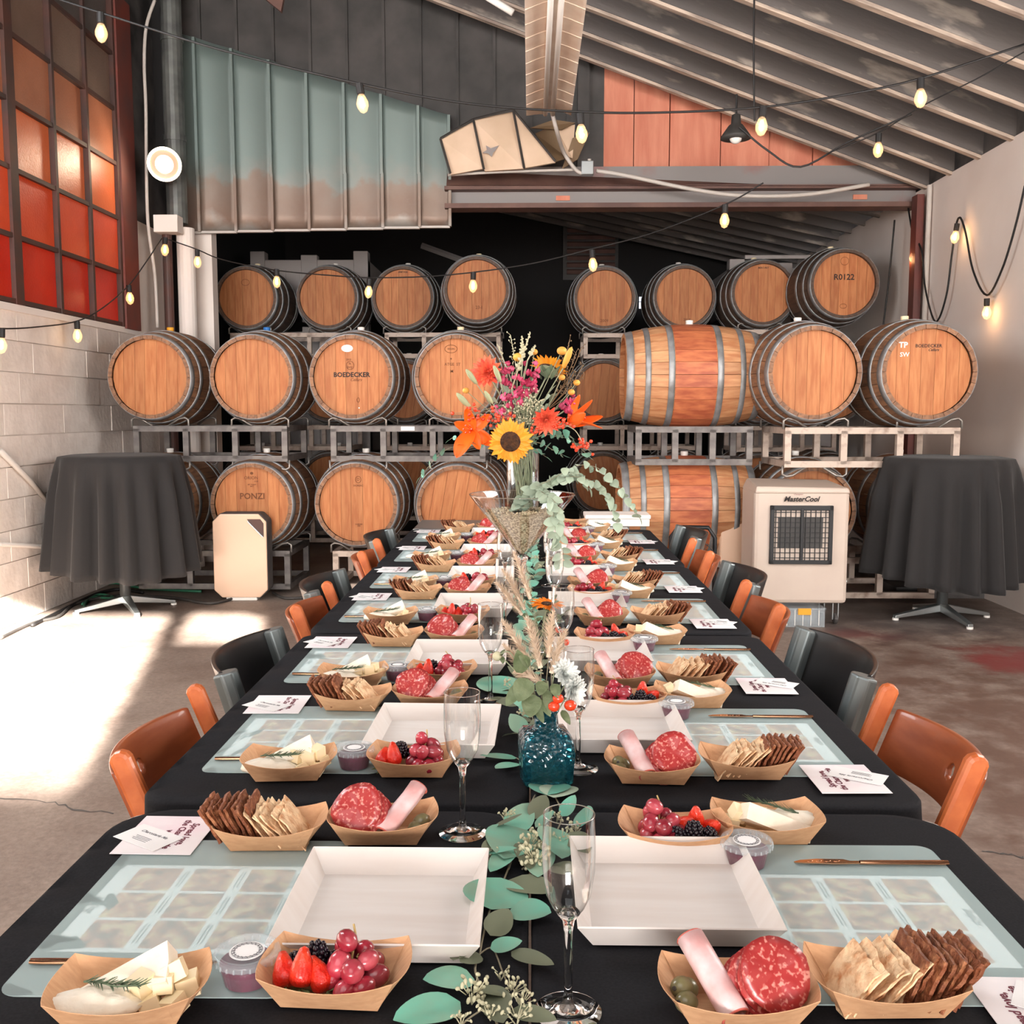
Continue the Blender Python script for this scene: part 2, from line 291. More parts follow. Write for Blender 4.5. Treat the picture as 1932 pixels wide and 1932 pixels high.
# ------------------------------------------------------------------ mesh helpers
def T(x=0, y=0, z=0, rx=0, ry=0, rz=0, s=1.0):
    m = Matrix.Translation((x, y, z)) @ Euler((rx, ry, rz)).to_matrix().to_4x4()
    if isinstance(s, (tuple, list)): m = m @ Matrix.Diagonal((*s, 1))
    elif s != 1.0: m = m @ Matrix.Scale(s, 4)
    return m
class MB:
    def __init__(s): s.v = []; s.f = []; s.mi = []; s.cur = 0
    def add(s, vs, fs, m=None):
        o = len(s.v); s.v += [tuple(m @ Vector(p)) if m is not None else tuple(p) for p in vs]; s.f += [tuple(i + o for i in f) for f in fs]; s.mi += [s.cur] * len(fs); return s
    def box(s, x0, x1, y0, y1, z0, z1, m=None):
        return s.add([(x0,y0,z0),(x1,y0,z0),(x1,y1,z0),(x0,y1,z0),(x0,y0,z1),(x1,y0,z1),(x1,y1,z1),(x0,y1,z1)],
                     [(0,3,2,1),(4,5,6,7),(0,1,5,4),(1,2,6,5),(2,3,7,6),(3,0,4,7)], m)
    def lathe(s, prof, n=24, m=None, cap=True):
        vs = []; fs = []
        for (r, z) in prof:
            for i in range(n): a = 2 * PI * i / n; vs.append((r * math.cos(a), r * math.sin(a), z))
        for j in range(len(prof) - 1):
            for i in range(n): k = (i + 1) % n; fs.append((j*n+i, j*n+k, (j+1)*n+k, (j+1)*n+i))
        if cap:
            if prof[0][0] > 1e-6: fs.append(tuple(reversed(range(n))))
            if prof[-1][0] > 1e-6: fs.append(tuple(range((len(prof)-1)*n, len(prof)*n)))
        return s.add(vs, fs, m)
    def tube(s, pts, r, n=6, closed=False, cap=True):
        pts = [Vector(p) for p in pts]; vs = []; fs = []; k = len(pts)
        rr = r if isinstance(r, (list, tuple)) else [r] * k
        up = Vector((0, 0, 1)); prev = None
        for i, p in enumerate(pts):
            d = (pts[min(i + 1, k - 1)] - pts[max(i - 1, 0)])
            if closed: d = pts[(i + 1) % k] - pts[(i - 1) % k]
            d = d.normalized() if d.length > 1e-9 else Vector((0, 0, 1))
            a = (prev if prev is not None else (up if abs(d.z) < .9 else Vector((1, 0, 0))))
            a = (a - d * a.dot(d)); a = a.normalized() if a.length > 1e-6 else d.orthogonal().normalized(); prev = a; b = d.cross(a)
            for q in range(n): t = 2 * PI * q / n; vs.append(p + (a * math.cos(t) + b * math.sin(t)) * rr[i])
        seg = k if closed else k - 1
        for i in range(seg):
            for q in range(n): w_ = (q + 1) % n; j = (i + 1) % k; fs.append((i*n+q, i*n+w_, j*n+w_, j*n+q))
        if cap and not closed: fs.append(tuple(reversed(range(n)))); fs.append(tuple(range((k-1)*n, k*n)))
        return s.add(vs, fs)
    def prism(s, poly, z0, z1, m=None):
        n = len(poly); vs = [(x, y, z0) for x, y in poly] + [(x, y, z1) for x, y in poly]
        return s.add(vs, [tuple(reversed(range(n))), tuple(range(n, 2*n))] + [(i, (i+1) % n, n+(i+1) % n, n+i) for i in range(n)], m)
    def ball(s, r, m=None, n=8, k=5, sx=1, sy=1, sz=1):
        prof = [(r * math.sin(PI * j / k), -r * math.cos(PI * j / k)) for j in range(k + 1)]
        vs = [(0, 0, -r * sz)]; fs = []
        for (a, z) in prof[1:-1]:
            for i in range(n): t = 2 * PI * i / n; vs.append((a * math.cos(t) * sx, a * math.sin(t) * sy, z * sz))
        vs.append((0, 0, r * sz)); L_ = len(vs) - 1
        for i in range(n): fs.append((0, 1 + (i + 1) % n, 1 + i))
        for j in range(k - 2):
            for i in range(n): q = (i + 1) % n; fs.append((1+j*n+i, 1+j*n+q, 1+(j+1)*n+q, 1+(j+1)*n+i))
        b = 1 + (k - 2) * n
        for i in range(n): fs.append((b + i, b + (i + 1) % n, L_))
        return s.add(vs, fs, m)
    def grid(s, fn, nu, nv, m=None, skip=None):
        vs = [fn(i / nu, j / nv) for j in range(nv + 1) for i in range(nu + 1)]; fs = []
        for j in range(nv):
            for i in range(nu):
                if skip and skip(i, j): continue
                a = j * (nu + 1) + i; fs.append((a, a + 1, a + nu + 2, a + nu + 1))
        return s.add(vs, fs, m)
    def mesh(s, name, smooth=False, fix=True):
        me = bpy.data.meshes.new(name); me.from_pydata(s.v, [], s.f)
        if fix:
            bm = bmesh.new(); bm.from_mesh(me); bmesh.ops.recalc_face_normals(bm, faces=bm.faces); bm.to_mesh(me); bm.free()
        if smooth:
            for p in me.polygons: p.use_smooth = True
        if any(s.mi):
            for p, i in zip(me.polygons, s.mi): p.material_index = i
        return me
    def obj(s, name, m, parent=None, smooth=False, **kw):
        return put(name, s.mesh(name, smooth), m, parent, **kw)
def put(name, me, m, parent=None, loc=None, rot=None, mtx=None, scale=None, bevel=0, solid=0, autosmooth=None):
    if m is not None and not me.materials:
        for q in (m if isinstance(m, (list, tuple)) else [m]): me.materials.append(q)
    o = bpy.data.objects.new(name, me); COL.objects.link(o)
    if parent: o.parent = parent
    if mtx is not None: o.matrix_local = mtx
    if loc: o.location = loc
    if rot: o.rotation_euler = rot
    if scale: o.scale = scale if isinstance(scale, (tuple, list)) else (scale,) * 3
    if solid: k = o.modifiers.new('s', 'SOLIDIFY'); k.thickness = solid; k.offset = 0
    if bevel: k = o.modifiers.new('b', 'BEVEL'); k.width = bevel; k.segments = 2; k.limit_method = 'ANGLE'; k.angle_limit = .6
    return o
def tag(o, label=None, cat=None, group=None, kind=None):
    if label: o['label'] = label
    if cat: o['category'] = cat
    if group: o['group'] = group
    if kind: o['kind'] = kind
    return o
def thing(name, label, cat, loc=(0, 0, 0), rz=0.0, group=None, mtx=None):
    o = bpy.data.objects.new(name, None); COL.objects.link(o); o.empty_display_size = .05
    o.location = loc; o.rotation_euler = (0, 0, rz)
    if mtx is not None: o.matrix_world = mtx
    return tag(o, label, cat, group)
def struct(o): o['kind'] = 'structure'; return o
_kids = {}
def copy_tree(o, parent=None):
    c = o.copy(); COL.objects.link(c); c.parent = parent
    for ch in [x for x in bpy.data.objects if x.parent == o] if o not in _kids else _kids[o]: copy_tree(ch, c)
    return c
def freeze(o):                        # remember the children of a prototype
    ks = [x for x in o.children]; _kids[o] = ks
    for k in ks: freeze(k)
def dup(proto, mtx, label, cat=None, group=None):
    c = copy_tree(proto); c.matrix_world = mtx
    c['label'] = label
    if cat: c['category'] = cat
    if group: c['group'] = group
    return c
_txt = {}
def text_mesh(body, size, shear=0.0, bold=0.0, spacing=1.0, depth=.0003):
    key = (body, size, shear, bold)
    if key in _txt: return _txt[key]
    c = bpy.data.curves.new('lettering', 'FONT'); c.body = body; c.size = size; c.shear = shear; c.offset = bold; c.resolution_u = 2
    c.align_x = 'CENTER'; c.align_y = 'CENTER'; c.extrude = depth; c.space_character = spacing
    o = bpy.data.objects.new('lettering', c); COL.objects.link(o); bpy.context.view_layer.update()
    me = bpy.data.meshes.new_from_object(o); me.name = 'lettering'; bpy.data.objects.remove(o); _txt[key] = me; return me
def ordinal(i): return ['first', 'second', 'third', 'fourth', 'fifth', 'sixth', 'seventh', 'eighth', 'ninth', 'tenth', 'eleventh', 'twelfth', 'thirteenth', 'fourteenth'][i]
def spline(pts, n=6):
    pts = [Vector(p) for p in pts]; out = []
    for i in range(len(pts) - 1):
        p0 = pts[max(i - 1, 0)]; p1 = pts[i]; p2 = pts[i + 1]; p3 = pts[min(i + 2, len(pts) - 1)]
        for k in range(n):
            t = k / n; out.append(.5 * ((2*p1) + (p2-p0)*t + (2*p0-5*p1+4*p2-p3)*t*t + (3*p1-p0-3*p2+p3)*t**3))
    out.append(pts[-1]); return out

# ================================================================== SHELL
XL, XR, YB, YF = -3.3, 3.3, 14.0, -13.2
def roofz(x): return 3.2 + .372 * (XR - x)
fl = struct(MB().box(XL - .3, XR + .3, YF, YB, -.1, 0).obj('floor', M['floor']))
# cracks in the slab
def crack(pts, w_=.006):
    pts = spline(pts, 5); vs = []; fs = []
    for i, p in enumerate(pts):
        q = Vector((p.x, p.y, .0015)); j = w_ * (.5 + R.random()); off = R.uniform(-.012, .012)
        vs += [(q.x, q.y + off - j, q.z), (q.x, q.y + off + j, q.z)]
        if i: fs.append((2*i-2, 2*i, 2*i+1, 2*i-1))
    m = MB(); m.add(vs, fs); return m.obj('slab_crack', M['wallg'], fl)
crack([onz(0, 1505, 0), onz(90, 1513, 0), onz(140, 1526, 0), onz(215, 1535, 0)], .004)
crack([onz(1850, 1604, 0), onz(1895, 1612, 0), onz(1932, 1618, 0)], .004)
# ---- left wall: painted blocks up to the window sill
wl = struct(MB().box(XL - .25, XL - .012, YF, 9.3, 0, 2.0).obj('wall_left', M['block']))
bm_ = MB().box(-.02, .018, -.1975, .1975, -.0965, .0965).mesh('block')
for c in range(10):
    y = 4.4 + (.2 if c % 2 else 0)
    while y < 9.1:
        o = put('block', bm_, M['block'], wl, loc=(XL - .012 + R.uniform(-.003, .003), y, .1 + .2 * c), bevel=0); y += .4
struct(MB().box(XL - .25, XL + .03, 5.0, 8.6, 1.985, 2.03).obj('trim_1', M['wallw'])).location = (0, 0, .0)
# ---- wall beside and above the window
wu = struct(MB().box(XL - .25, XL - .01, 8.36, 9.3, 2.0, 2.95).obj('wall_left_upper', M['wallw']))
MB().box(XL - .25, XL - .01, 8.36, 9.3, 2.95, 6.0).obj('dark_paint', M['wallg'], wu)
MB().box(XL - .25, XL - .01, YF, 8.36, 4.6, 6.0).obj('dark_paint', M['wallg'], wu)
MB().box(XL - .25, XL - .01, YF, 4.2, 2.03, 4.6).obj('plaster_panel', M['wallw'], wu)
# ---- the steel window with red film
win = struct(MB().box(XL - .05, XL + .05, 8.07, 8.36, 2.02, 4.62).obj('window_1', M['redsteel']))
ys = [4.2, 4.72, 5.25, 5.78, 6.42, 7.0, 7.53, 8.05]; zs = [2.05, 2.46, 2.88, 3.30, 3.72, 4.14, 4.56]
for i, y in enumerate(ys):
    wd = .05 if abs(y - 6.42) < .01 else .017
    MB().box(XL - .03, XL + .035, y - wd, y + wd, 2.03, 4.6).obj('mullion', M['frame'], win)
for z in zs:
    MB().box(XL - .03, XL + .03, 4.2, 8.07, z - .015, z + .015).obj('transom', M['frame'], win)
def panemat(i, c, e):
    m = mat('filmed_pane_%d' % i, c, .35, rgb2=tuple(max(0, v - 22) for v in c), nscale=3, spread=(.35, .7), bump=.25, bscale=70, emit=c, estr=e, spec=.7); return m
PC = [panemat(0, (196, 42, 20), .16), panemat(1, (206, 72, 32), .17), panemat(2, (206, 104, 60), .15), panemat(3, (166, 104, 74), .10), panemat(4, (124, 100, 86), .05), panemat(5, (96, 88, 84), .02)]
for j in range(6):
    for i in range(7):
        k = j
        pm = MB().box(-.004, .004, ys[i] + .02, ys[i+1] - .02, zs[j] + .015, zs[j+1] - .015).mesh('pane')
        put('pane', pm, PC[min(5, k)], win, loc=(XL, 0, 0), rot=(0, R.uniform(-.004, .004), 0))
# ---- right wall
wr = struct(MB().box(XR, XR + .25, YF, YB, 0, 3.22).obj('wall_right', M['wallw']))
struct(MB().box(XR + .02, XR + .2, YF, 9.05, 3.2, 3.52).obj('wall_right_upper', M['wallg']))
struct(MB().add([(XR, 7.2, .0), (XR - .62, 7.2, 0), (XR - .62, 8.9, 0), (XR, 8.9, 0), (XR, 7.2, .1), (XR - .62, 7.25, .07), (XR - .62, 8.9, .07), (XR, 8.9, .1)],
    [(0,3,2,1),(4,5,6,7),(0,1,5,4),(1,2,6,5),(2,3,7,6),(3,0,4,7)]).obj('trim_2', M['wallg']))
# dark red channel post and white pipe at the end of the beam
struct(MB().box(XR - .09, XR - .03, 8.55, 8.67, 0, 3.15).obj('trim_3', M['redsteel']))
tag(MB().lathe([(.02, 0), (.02, 3.2)], 12).obj('downpipe', M['wcable'], loc=(XR - .03, 8.45, 0)), 'thin white pipe standing against the white wall beside the red post', 'pipe')
# ---- ceiling: deck and joists
ce = MB()
def deckrange(y0, y1, f=roofz, x0=XL - .25, x1=XR + .3, t=.06, up=.30):
    return MB().add([(x0,y0,f(x0)+up),(x1,y0,f(x1)+up),(x1,y1,f(x1)+up),(x0,y1,f(x0)+up),(x0,y0,f(x0)+up+t),(x1,y0,f(x1)+up+t),(x1,y1,f(x1)+up+t),(x0,y1,f(x0)+up+t)],
        [(0,3,2,1),(4,5,6,7),(0,1,5,4),(1,2,6,5),(2,3,7,6),(3,0,4,7)])
ceil = struct(deckrange(1.2, 9.05).obj('ceiling', M['deck']))
# unseen additions: white panel over the camera, two holes shaped for floor sun patches
def up_to_roof(x, y):
    d = Vector((x, y, 0)); k = (roofz(x) + .3) / (-SUN_DIR.z - .372 * -SUN_DIR.x * -1) if 0 else None
    lo, hi = 0, 30
    for _ in range(40):
        m_ = (lo + hi) / 2; q = d - SUN_DIR * m_
        if q.z < roofz(q.x) + .3: lo = m_
        else: hi = m_
    return (q.x, q.y)
def inpoly(x, y, P_):
    c = False; n = len(P_)
    for i in range(n):
        (x1, y1), (x2, y2) = P_[i], P_[(i + 1) % n]
        if (y1 > y) != (y2 > y) and x < (x2 - x1) * (y - y1) / (y2 - y1) + x1: c = not c
    return c
HOLES = [[up_to_roof(*q) for q in ((-1.61, 3.25), (-2.40, 6.47), (-4.2, 6.47), (-4.2, 3.25))], [up_to_roof(*q) for q in ((-2.25, 6.50), (-1.80, 6.48), (-1.58, 5.76), (-2.10, 5.76))]]
struct(deckrange(-2.6, .5, x0=-2.0, x1=1.6, t=.01, up=.27).obj('added_roof_panel', M['white']))  # added unseen white panel above the overhead fill lamp
m = MB(); dx, dy = .06, .06; nx, ny = int(7.2 / dx), int((1.2 - YF + .2) / dy)
for i in range(nx):
    for j in range(ny):
        x0, y0 = -3.6 + i * dx, YF - .2 + j * dy
        if any(inpoly(x0 + dx / 2, y0 + dy / 2, h) for h in HOLES): continue
        m.add([(x0, y0, roofz(x0) + .3), (x0 + dx, y0, roofz(x0 + dx) + .3), (x0 + dx, y0 + dy, roofz(x0 + dx) + .3), (x0, y0 + dy, roofz(x0) + .3)], [(0, 1, 2, 3)])
m.obj('deck_panel', M['deck'], ceil)
sl = math.atan(.372); Ls = (XR - XL + .3) / math.cos(sl)
jm = MB(); jm.box(-Ls, 0, -.02, .02, .03, .30).box(-Ls, 0, -.02, .035, .27, .3); jme = jm.mesh('joist')
fm = MB().box(-Ls, 0, -.034, .02, 0, .022).mesh('joist_flange')
def dens(bm, n):                       # edges along the length so that noise and wear read on real faces
    return bm
k = 0; y = 8.62
while y > .9:
    j = put('joist', jme, M['joist'], ceil, loc=(XR + .04, y, roofz(XR + .04)), rot=(0, sl, 0))
    put('joist_flange', fm, M['joistedge'], j); y -= .5; k += 1
# ---- shed wall plane at the beam: shade in dark cladding, lit part in lighter weathered sheets
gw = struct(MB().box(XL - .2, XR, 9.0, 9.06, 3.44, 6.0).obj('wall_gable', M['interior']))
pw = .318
dm = MB().box(.006, pw - .006, -.008, .008, 0, 2.7).box(-.012, .012, -.035, .008, 0, 2.7).mesh('shaded_cladding_sheet')
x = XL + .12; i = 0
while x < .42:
    put('shaded_cladding_sheet', dm, M['dark'], gw, loc=(x, 8.93, 3.4)); x += pw
def topz(x): return 4.58 - (x + 3.04) * .30  # sheet tops follow the diagonal shadow edge
hs = thing('lit_sheet_wall', 'weathered galvanised ribbed sheets coloured lighter as the lit wall above the barrels beside the beam', 'sheet metal', (0, 8.8, 0))
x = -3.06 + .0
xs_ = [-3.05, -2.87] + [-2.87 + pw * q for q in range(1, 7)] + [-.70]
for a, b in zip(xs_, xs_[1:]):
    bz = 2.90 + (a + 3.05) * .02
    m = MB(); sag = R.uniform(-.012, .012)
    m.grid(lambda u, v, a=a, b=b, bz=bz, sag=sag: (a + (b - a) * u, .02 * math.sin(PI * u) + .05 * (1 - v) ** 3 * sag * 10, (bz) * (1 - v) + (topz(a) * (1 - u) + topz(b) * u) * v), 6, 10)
    o = m.obj('lit_metal_sheet', M['sheetm'], hs, smooth=True, solid=.006)
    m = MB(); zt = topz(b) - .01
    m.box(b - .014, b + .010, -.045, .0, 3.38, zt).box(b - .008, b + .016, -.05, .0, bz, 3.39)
    m.obj('lit_sheet_seam', M['sheetm'], hs)
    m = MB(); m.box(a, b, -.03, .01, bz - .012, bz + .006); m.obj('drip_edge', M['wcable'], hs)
# ---- beam
be = struct(MB().box(-.74, XR, 8.83, 8.85, 3.1, 3.45).obj('trim_4', M['beamg']))
MB().box(-.74, XR, 8.74, 8.94, 3.09, 3.13).obj('flange', M['beam'], be); MB().box(-.74, XR, 8.72, 8.94, 3.24, 3.27).obj('flange', M['beam'], be)
MB().add([(-.72, 8.70, 3.27), (XR, 8.70, 3.25), (XR, 8.86, 3.27), (-.72, 8.86, 3.46), (-.72, 8.9, 3.27), (XR, 8.9, 3.25), (XR, 8.9, 3.27), (-.72, 8.9, 3.46)],
    [(0,1,2,3),(4,7,6,5),(0,3,7,4),(1,5,6,2),(0,4,5,1),(3,2,6,7)]).obj('cover_plate', M['beam'], be)
for px in (1063, 1632):
    p = at(px, 371 if px < 1500 else 355, 8.70); MB().box(p.x - .06, p.x + .06, 8.818, 8.828, 3.165, 3.205).obj('warning_sticker', M['salmon'], be)
# ---- salmon insulation in the gable
sm = thing('insulation_board_wall', 'salmon pink foil insulation sheets filling the gable above the brown beam', 'insulation', (0, 8.95, 0))
cuts = [.51, .89, 1.20, 1.64, 2.06, 2.44, 2.95]
for a, b in zip(cuts, cuts[1:]):
    za, zb = roofz(a) + .16, roofz(b) + .16; z0 = 3.4
    if zb < z0 + .03: zb = z0 + .03
    m = MB(); m.add([(a+.004, -.02, z0), (b-.004, -.02, z0), (b-.004, -.02, zb), (a+.004, -.02, za), (a+.004, .03, z0), (b-.004, .03, z0), (b-.004, .03, zb), (a+.004, .03, za)],
        [(0,1,2,3),(4,7,6,5),(0,4,5,1),(1,5,6,2),(2,6,7,3),(3,7,4,0)]); m.obj('insulation_sheet', M['salmon'], sm, loc=(0, R.uniform(-.012, .012), 0))
struct(MB().box(.40, .50, 8.86, 9.04, 3.4, 4.4).obj('trim_5', M['dark']))
# ---- the store behind the beam
struct(MB().box(XL - .3, XR + .3, YB, YB + .1, 0, 6).obj('wall_back', M['interior']))
struct(MB().box(XL - .35, XL - .1, 9.3, YB, 0, 6).obj('wall_store_left', M['interior']))
def rz2(x): return 3.18 + .215 * (XR - x)
rc = struct(deckrange(9.06, YB, rz2, up=.16).obj('ceiling_store', M['deck']))
s2 = math.atan(.215); L2 = (XR - XL + .3) / math.cos(s2); j2 = MB().box(-L2, 0, -.02, .02, 0, .16).mesh('rafter')
y = 9.3
while y < YB - .1: put('rafter', j2, M['joist'], rc, loc=(XR + .04, y, rz2(XR + .04)), rot=(0, s2, 0)); y += .42
# louvred vent, strut and daylight chink of the store
lv = thing('louvred_vent', 'brown slatted vent high on the dark store wall', 'vent', (0, YB - .12, 0))
a_ = at(1070, 402, YB - .12); b_ = at(1160, 520, YB - .12)
MB().box(a_.x - .05, b_.x + .05, .06, .1, b_.z - .05, a_.z + .05).obj('vent_frame', M['dark'], lv)
slm = MB().box(0, b_.x - a_.x, -.02, .02, -.02, .035).mesh('slat')
n = 9
for i in range(n): put('slat', slm, M['beam'], lv, loc=(a_.x, 0, b_.z + (a_.z - b_.z) * (i + .5) / n), rot=(.5, 0, 0))
q0, q1 = at(795, 463, 12), at(905, 503, 12)
tag(MB().tube([q0, q1], .035, 4).obj('roof_strut', M['beamg']), 'pale diagonal strut behind the barrels beneath the store roof', 'strut')
q0 = at(1206, 560, 13.9); q1 = at(1224, 582, 13.9)
dg = struct(MB().box(q0.x, q1.x, 13.9, 13.92, q1.z, q0.z - .07).box(q0.x, q1.x, 13.9, 13.92, q0.z - .06, q0.z).obj('window_3', M['daygap']))
# ---- end wall behind the camera with its wide open door
struct(MB().box(XL - .3, -3.0, YF - .15, YF, 0, 6).box(-3.0, 3.3, YF - .15, YF, 3.4, 6).box(3.2, XR + .3, YF - .15, YF, 0, 6).obj('wall_front', M['wallw']))
struct(MB().box(XL - .3, XL - .25, YF, 9.3, 2.0, 6).obj('wall_outer', M['wallg']))
# ---- corner pillar group on the window side
def pip(name, x, y, r, z0, z1, m, label, cat='pipe'):
    return tag(MB().lathe([(r, z0), (r, z1)], 16).obj(name, m, smooth=False, loc=(x, y, 0)), label, cat)
p = at(320, 300, 8.55)
dp = pip('vent_duct', p.x + .05, 8.55, .085, 2.93, 5.6, M['pipe'], 'thick grey round duct rising beside the lighter metal sheets', 'duct')
for z in (3.6, 4.4, 5.1): MB().lathe([(.092, z), (.092, z + .05)], 16).obj('duct_band', M['pipe'], dp)
p = at(353, 540, 8.6); pip('white_post', p.x, 8.6, .075, 0, 2.90, M['wallw'], 'round white post at the corner beneath the metal sheets', 'post')
p = at(318, 540, 8.5); pip('rusty_post', p.x, 8.5, .04, 0, 2.88, M['frame'], 'thin dark rusty post between the window wall and the white post', 'post')
p = at(390, 560, 8.9); struct(MB().box(p.x - .09, p.x + .07, 8.86, 9.0, 0, 3.1).obj('trim_6', M['wallw']))
p = at(320, 445, 8.45); jb = tag(MB().box(p.x - .1, p.x + .1, 8.36, 8.5, 2.83, 2.97).obj('steel_bracket', M['wallw'], bevel=.004), 'pale steel box bracket joining the posts at the sheet edge', 'bracket')
pts = [at(x, y, 8.3) for x, y in ((292, 0), (276, 50), (272, 120), (275, 200), (276, 300), (279, 420), (292, 520), (297, 618))]
tag(MB().tube(spline(pts, 5), .014, 6).obj('hanging_cable', M['wcable'], smooth=True), 'white cable running down beside the window frame corner', 'cable')
pts = [at(x, y, 8.35) for x, y in ((307, 330), (310, 400), (308, 440))]
# floodlight
fp = at(310, 310, 8.2)
mt = Matrix.Translation(fp) @ (CAM - fp).to_track_quat('Z', 'Y').to_matrix().to_4x4() @ T(rx=.12, ry=-.16)
fd = thing('flood_lamp', 'round lit floodlight with a glowing ring below the grey duct', 'lamp', mtx=mt)
MB().lathe([(.02, -.12), (.10, -.09), (.135, -.02), (.135, .0), (.125, .0)], 32).obj('lamp_housing', M['steel'], fd, smooth=True)
MB().lathe([(.0, .004), (.07, .004)], 32, cap=False).obj('lamp_lens', M['flood'], fd)
MB().lathe([(.112, .002), (.115, .012), (.130, .012), (.134, .0)], 32, cap=False).obj('lamp_ring', M['flood'], fd)
MB().lathe([(.072, .002), (.112, .006)], 32, cap=False).obj('reflector', M['purifier'], fd)
pl = bpy.data.lights.new('flood_lamp_light', 'SPOT'); pl.energy = 12; pl.color = (1, .80, .58); pl.shadow_soft_size = .08; pl.spot_size = 2.9; pl.spot_blend = .8
po = bpy.data.objects.new('flood_lamp_light', pl); COL.objects.link(po); po.location = fp + Vector((.02, -.14, 0)); po.rotation_euler = Vector((-.9, -.9, -.4)).to_track_quat('-Z', 'Y').to_euler()
# ---- broken cream boards hanging at the end of the metal sheets
cb = thing('broken_ceiling_board', 'cream ceiling board sagging in taped panels beside the lighter metal sheets', 'board', (0, 8.35, 0))
P = lambda x, y: at(x, y, 8.35)
for quad in ([(831, 262), (893, 227), (912, 318), (850, 328)], [(893, 226), (967, 207), (988, 318), (914, 320)], [(969, 207), (1048, 305), (990, 317), (985, 300)]):
    q = [P(*c) for c in quad]; m = MB(); d = R.uniform(0, .06)
    m.add([(v.x, 0 + d * (i % 2), v.z) for i, v in enumerate(q)] + [(v.x, .03 + d * (i % 2), v.z) for i, v in enumerate(q)], [(0,1,2,3),(4,7,6,5),(0,4,5,1),(1,5,6,2),(2,6,7,3),(3,7,4,0)])
    m.obj('board_panel', M['cream'], cb)
m = MB()
for a, b in (((893, 226), (913, 320)), ((968, 207), (989, 318)), ((968, 207), (1048, 305)), ((831, 262), (893, 226)), ((893, 226), (968, 207)), ((831, 262), (850, 328))):
    A, B = P(*a), P(*b); m.tube([(A.x, -.012, A.z), (B.x, -.012, B.z)], .010, 4)
m.obj('tape_seam', M['dark'], cb)
m = MB()
for i in range(9):
    a = 2 * PI * i / 9; c = P(925, 285); r = (.06 if i % 2 else .025) * R.uniform(.7, 1.2)
    m.v.append((c.x + r * math.cos(a) * 1.4, -.008, c.z + r * math.sin(a)))
m.f.append(tuple(range(9))); m.mi.append(0); m.obj('torn_patch', M['beamg'], cb)
wd = thing('splintered_boards', 'torn splintered timber pieces between the cream board and a lit bulb', 'timber', (0, 8.5, 0))
for quad in ([(1010, 245), (1048, 232), (1070, 300), (1046, 312)], [(1050, 238), (1085, 234), (1080, 300), (1068, 296)], [(1080, 262), (1112, 250), (1090, 300), (1060, 318)], [(1000, 240), (1045, 225), (1085, 232), (1060, 246)]):
    q = [at(*c, 8.5) for c in quad]; m = MB(); t = R.uniform(-.1, .1)
    m.add([(v.x, t * (i - 1.5), v.z) for i, v in enumerate(q)] + [(v.x, t * (i - 1.5) + .02, v.z) for i, v in enumerate(q)], [(0,1,2,3),(4,7,6,5),(0,4,5,1),(1,5,6,2),(2,6,7,3),(3,7,4,0)])
    m.obj('timber_piece', M['cream'] if R.random() < .5 else M['twig'], wd)
# ---- strip lamp
FZ = 3.55; fl_ = thing('strip_lamp', 'long cream fluorescent fitting with flared reflector wings hung under the roof', 'lamp', (.13, 0, FZ))
m = MB(); m.box(-.035, .035, 4.4, 7.55, -.02, .06); m.obj('ballast_box', M['lampw'], fl_, bevel=.004)
for s in (-1, 1):
    m = MB(); m.grid(lambda u, v, s=s: (s * (.035 + .13 * u), 4.4 + 3.2 * v + (.12 * (1 - u) if v == 1 else 0) * (1 if s < 0 else -.2), .02 - .045 * math.sin(PI * u * .5) + .012 * math.sin(PI * u)), 6, 16)
    m.obj('reflector_wing', M['lampw'], fl_, smooth=True, solid=.004)
    m = MB()
    for q in range(14): m.tube([(s * (.04 + .125 * t / 4), 4.6 + .21 * q, .02 - .045 * math.sin(PI * t / 8) + .012 * math.sin(PI * t / 4) - .004) for t in range(5)], .0025, 4)
    m.obj('wing_rib', M['lampw'], fl_)
    MB().tube([(s * .028, 4.42, -.045), (s * .028, 7.5, -.045)], .017, 10).obj('lamp_tube', M['white'], fl_, smooth=True)
for y in (4.9, 6.9): MB().tube([(0, y, .05), (0, y, roofz(.13) - FZ + .05)], .004, 4).obj('hanger', M['dark'], fl_)
# conduit and box
pts = [at(x, y, 8.0 if y < 260 else 8.4) for x, y in ((1040, 205), (1050, 245), (1065, 290), (1092, 325), (1110, 318), (1112, 300))]
tag(MB().tube(spline(pts, 6), .016, 8).obj('flexible_conduit', M['wcable'], smooth=True), 'pale flexible conduit dropping from the strip lamp to a junction box', 'conduit')
p = at(1108, 318, 8.42); tag(MB().box(p.x - .05, p.x + .05, 8.38, 8.46, p.z - .055, p.z + .055).obj('junction_box', M['steel'], bevel=.005), 'small grey junction box on top of the brown beam', 'box')
pts = [at(x, y, 8.45) for x, y in ((1125, 322), (1180, 331), (1300, 356), (1400, 369), (1520, 367), (1640, 348))]
tag(MB().tube(spline(pts, 8), .017, 8).obj('sagging_conduit', M['wcable'], smooth=True), 'pale conduit sagging along the brown beam from the junction box', 'conduit')
pts = [at(x, y, 8.45) for x, y in ((845, 330), (930, 325), (1020, 322), (1090, 320))]
tag(MB().tube(spline(pts, 4), .012, 6).obj('straight_conduit', M['wcable'], smooth=True), 'thin pale conduit lying under the cream board on the beam', 'conduit')
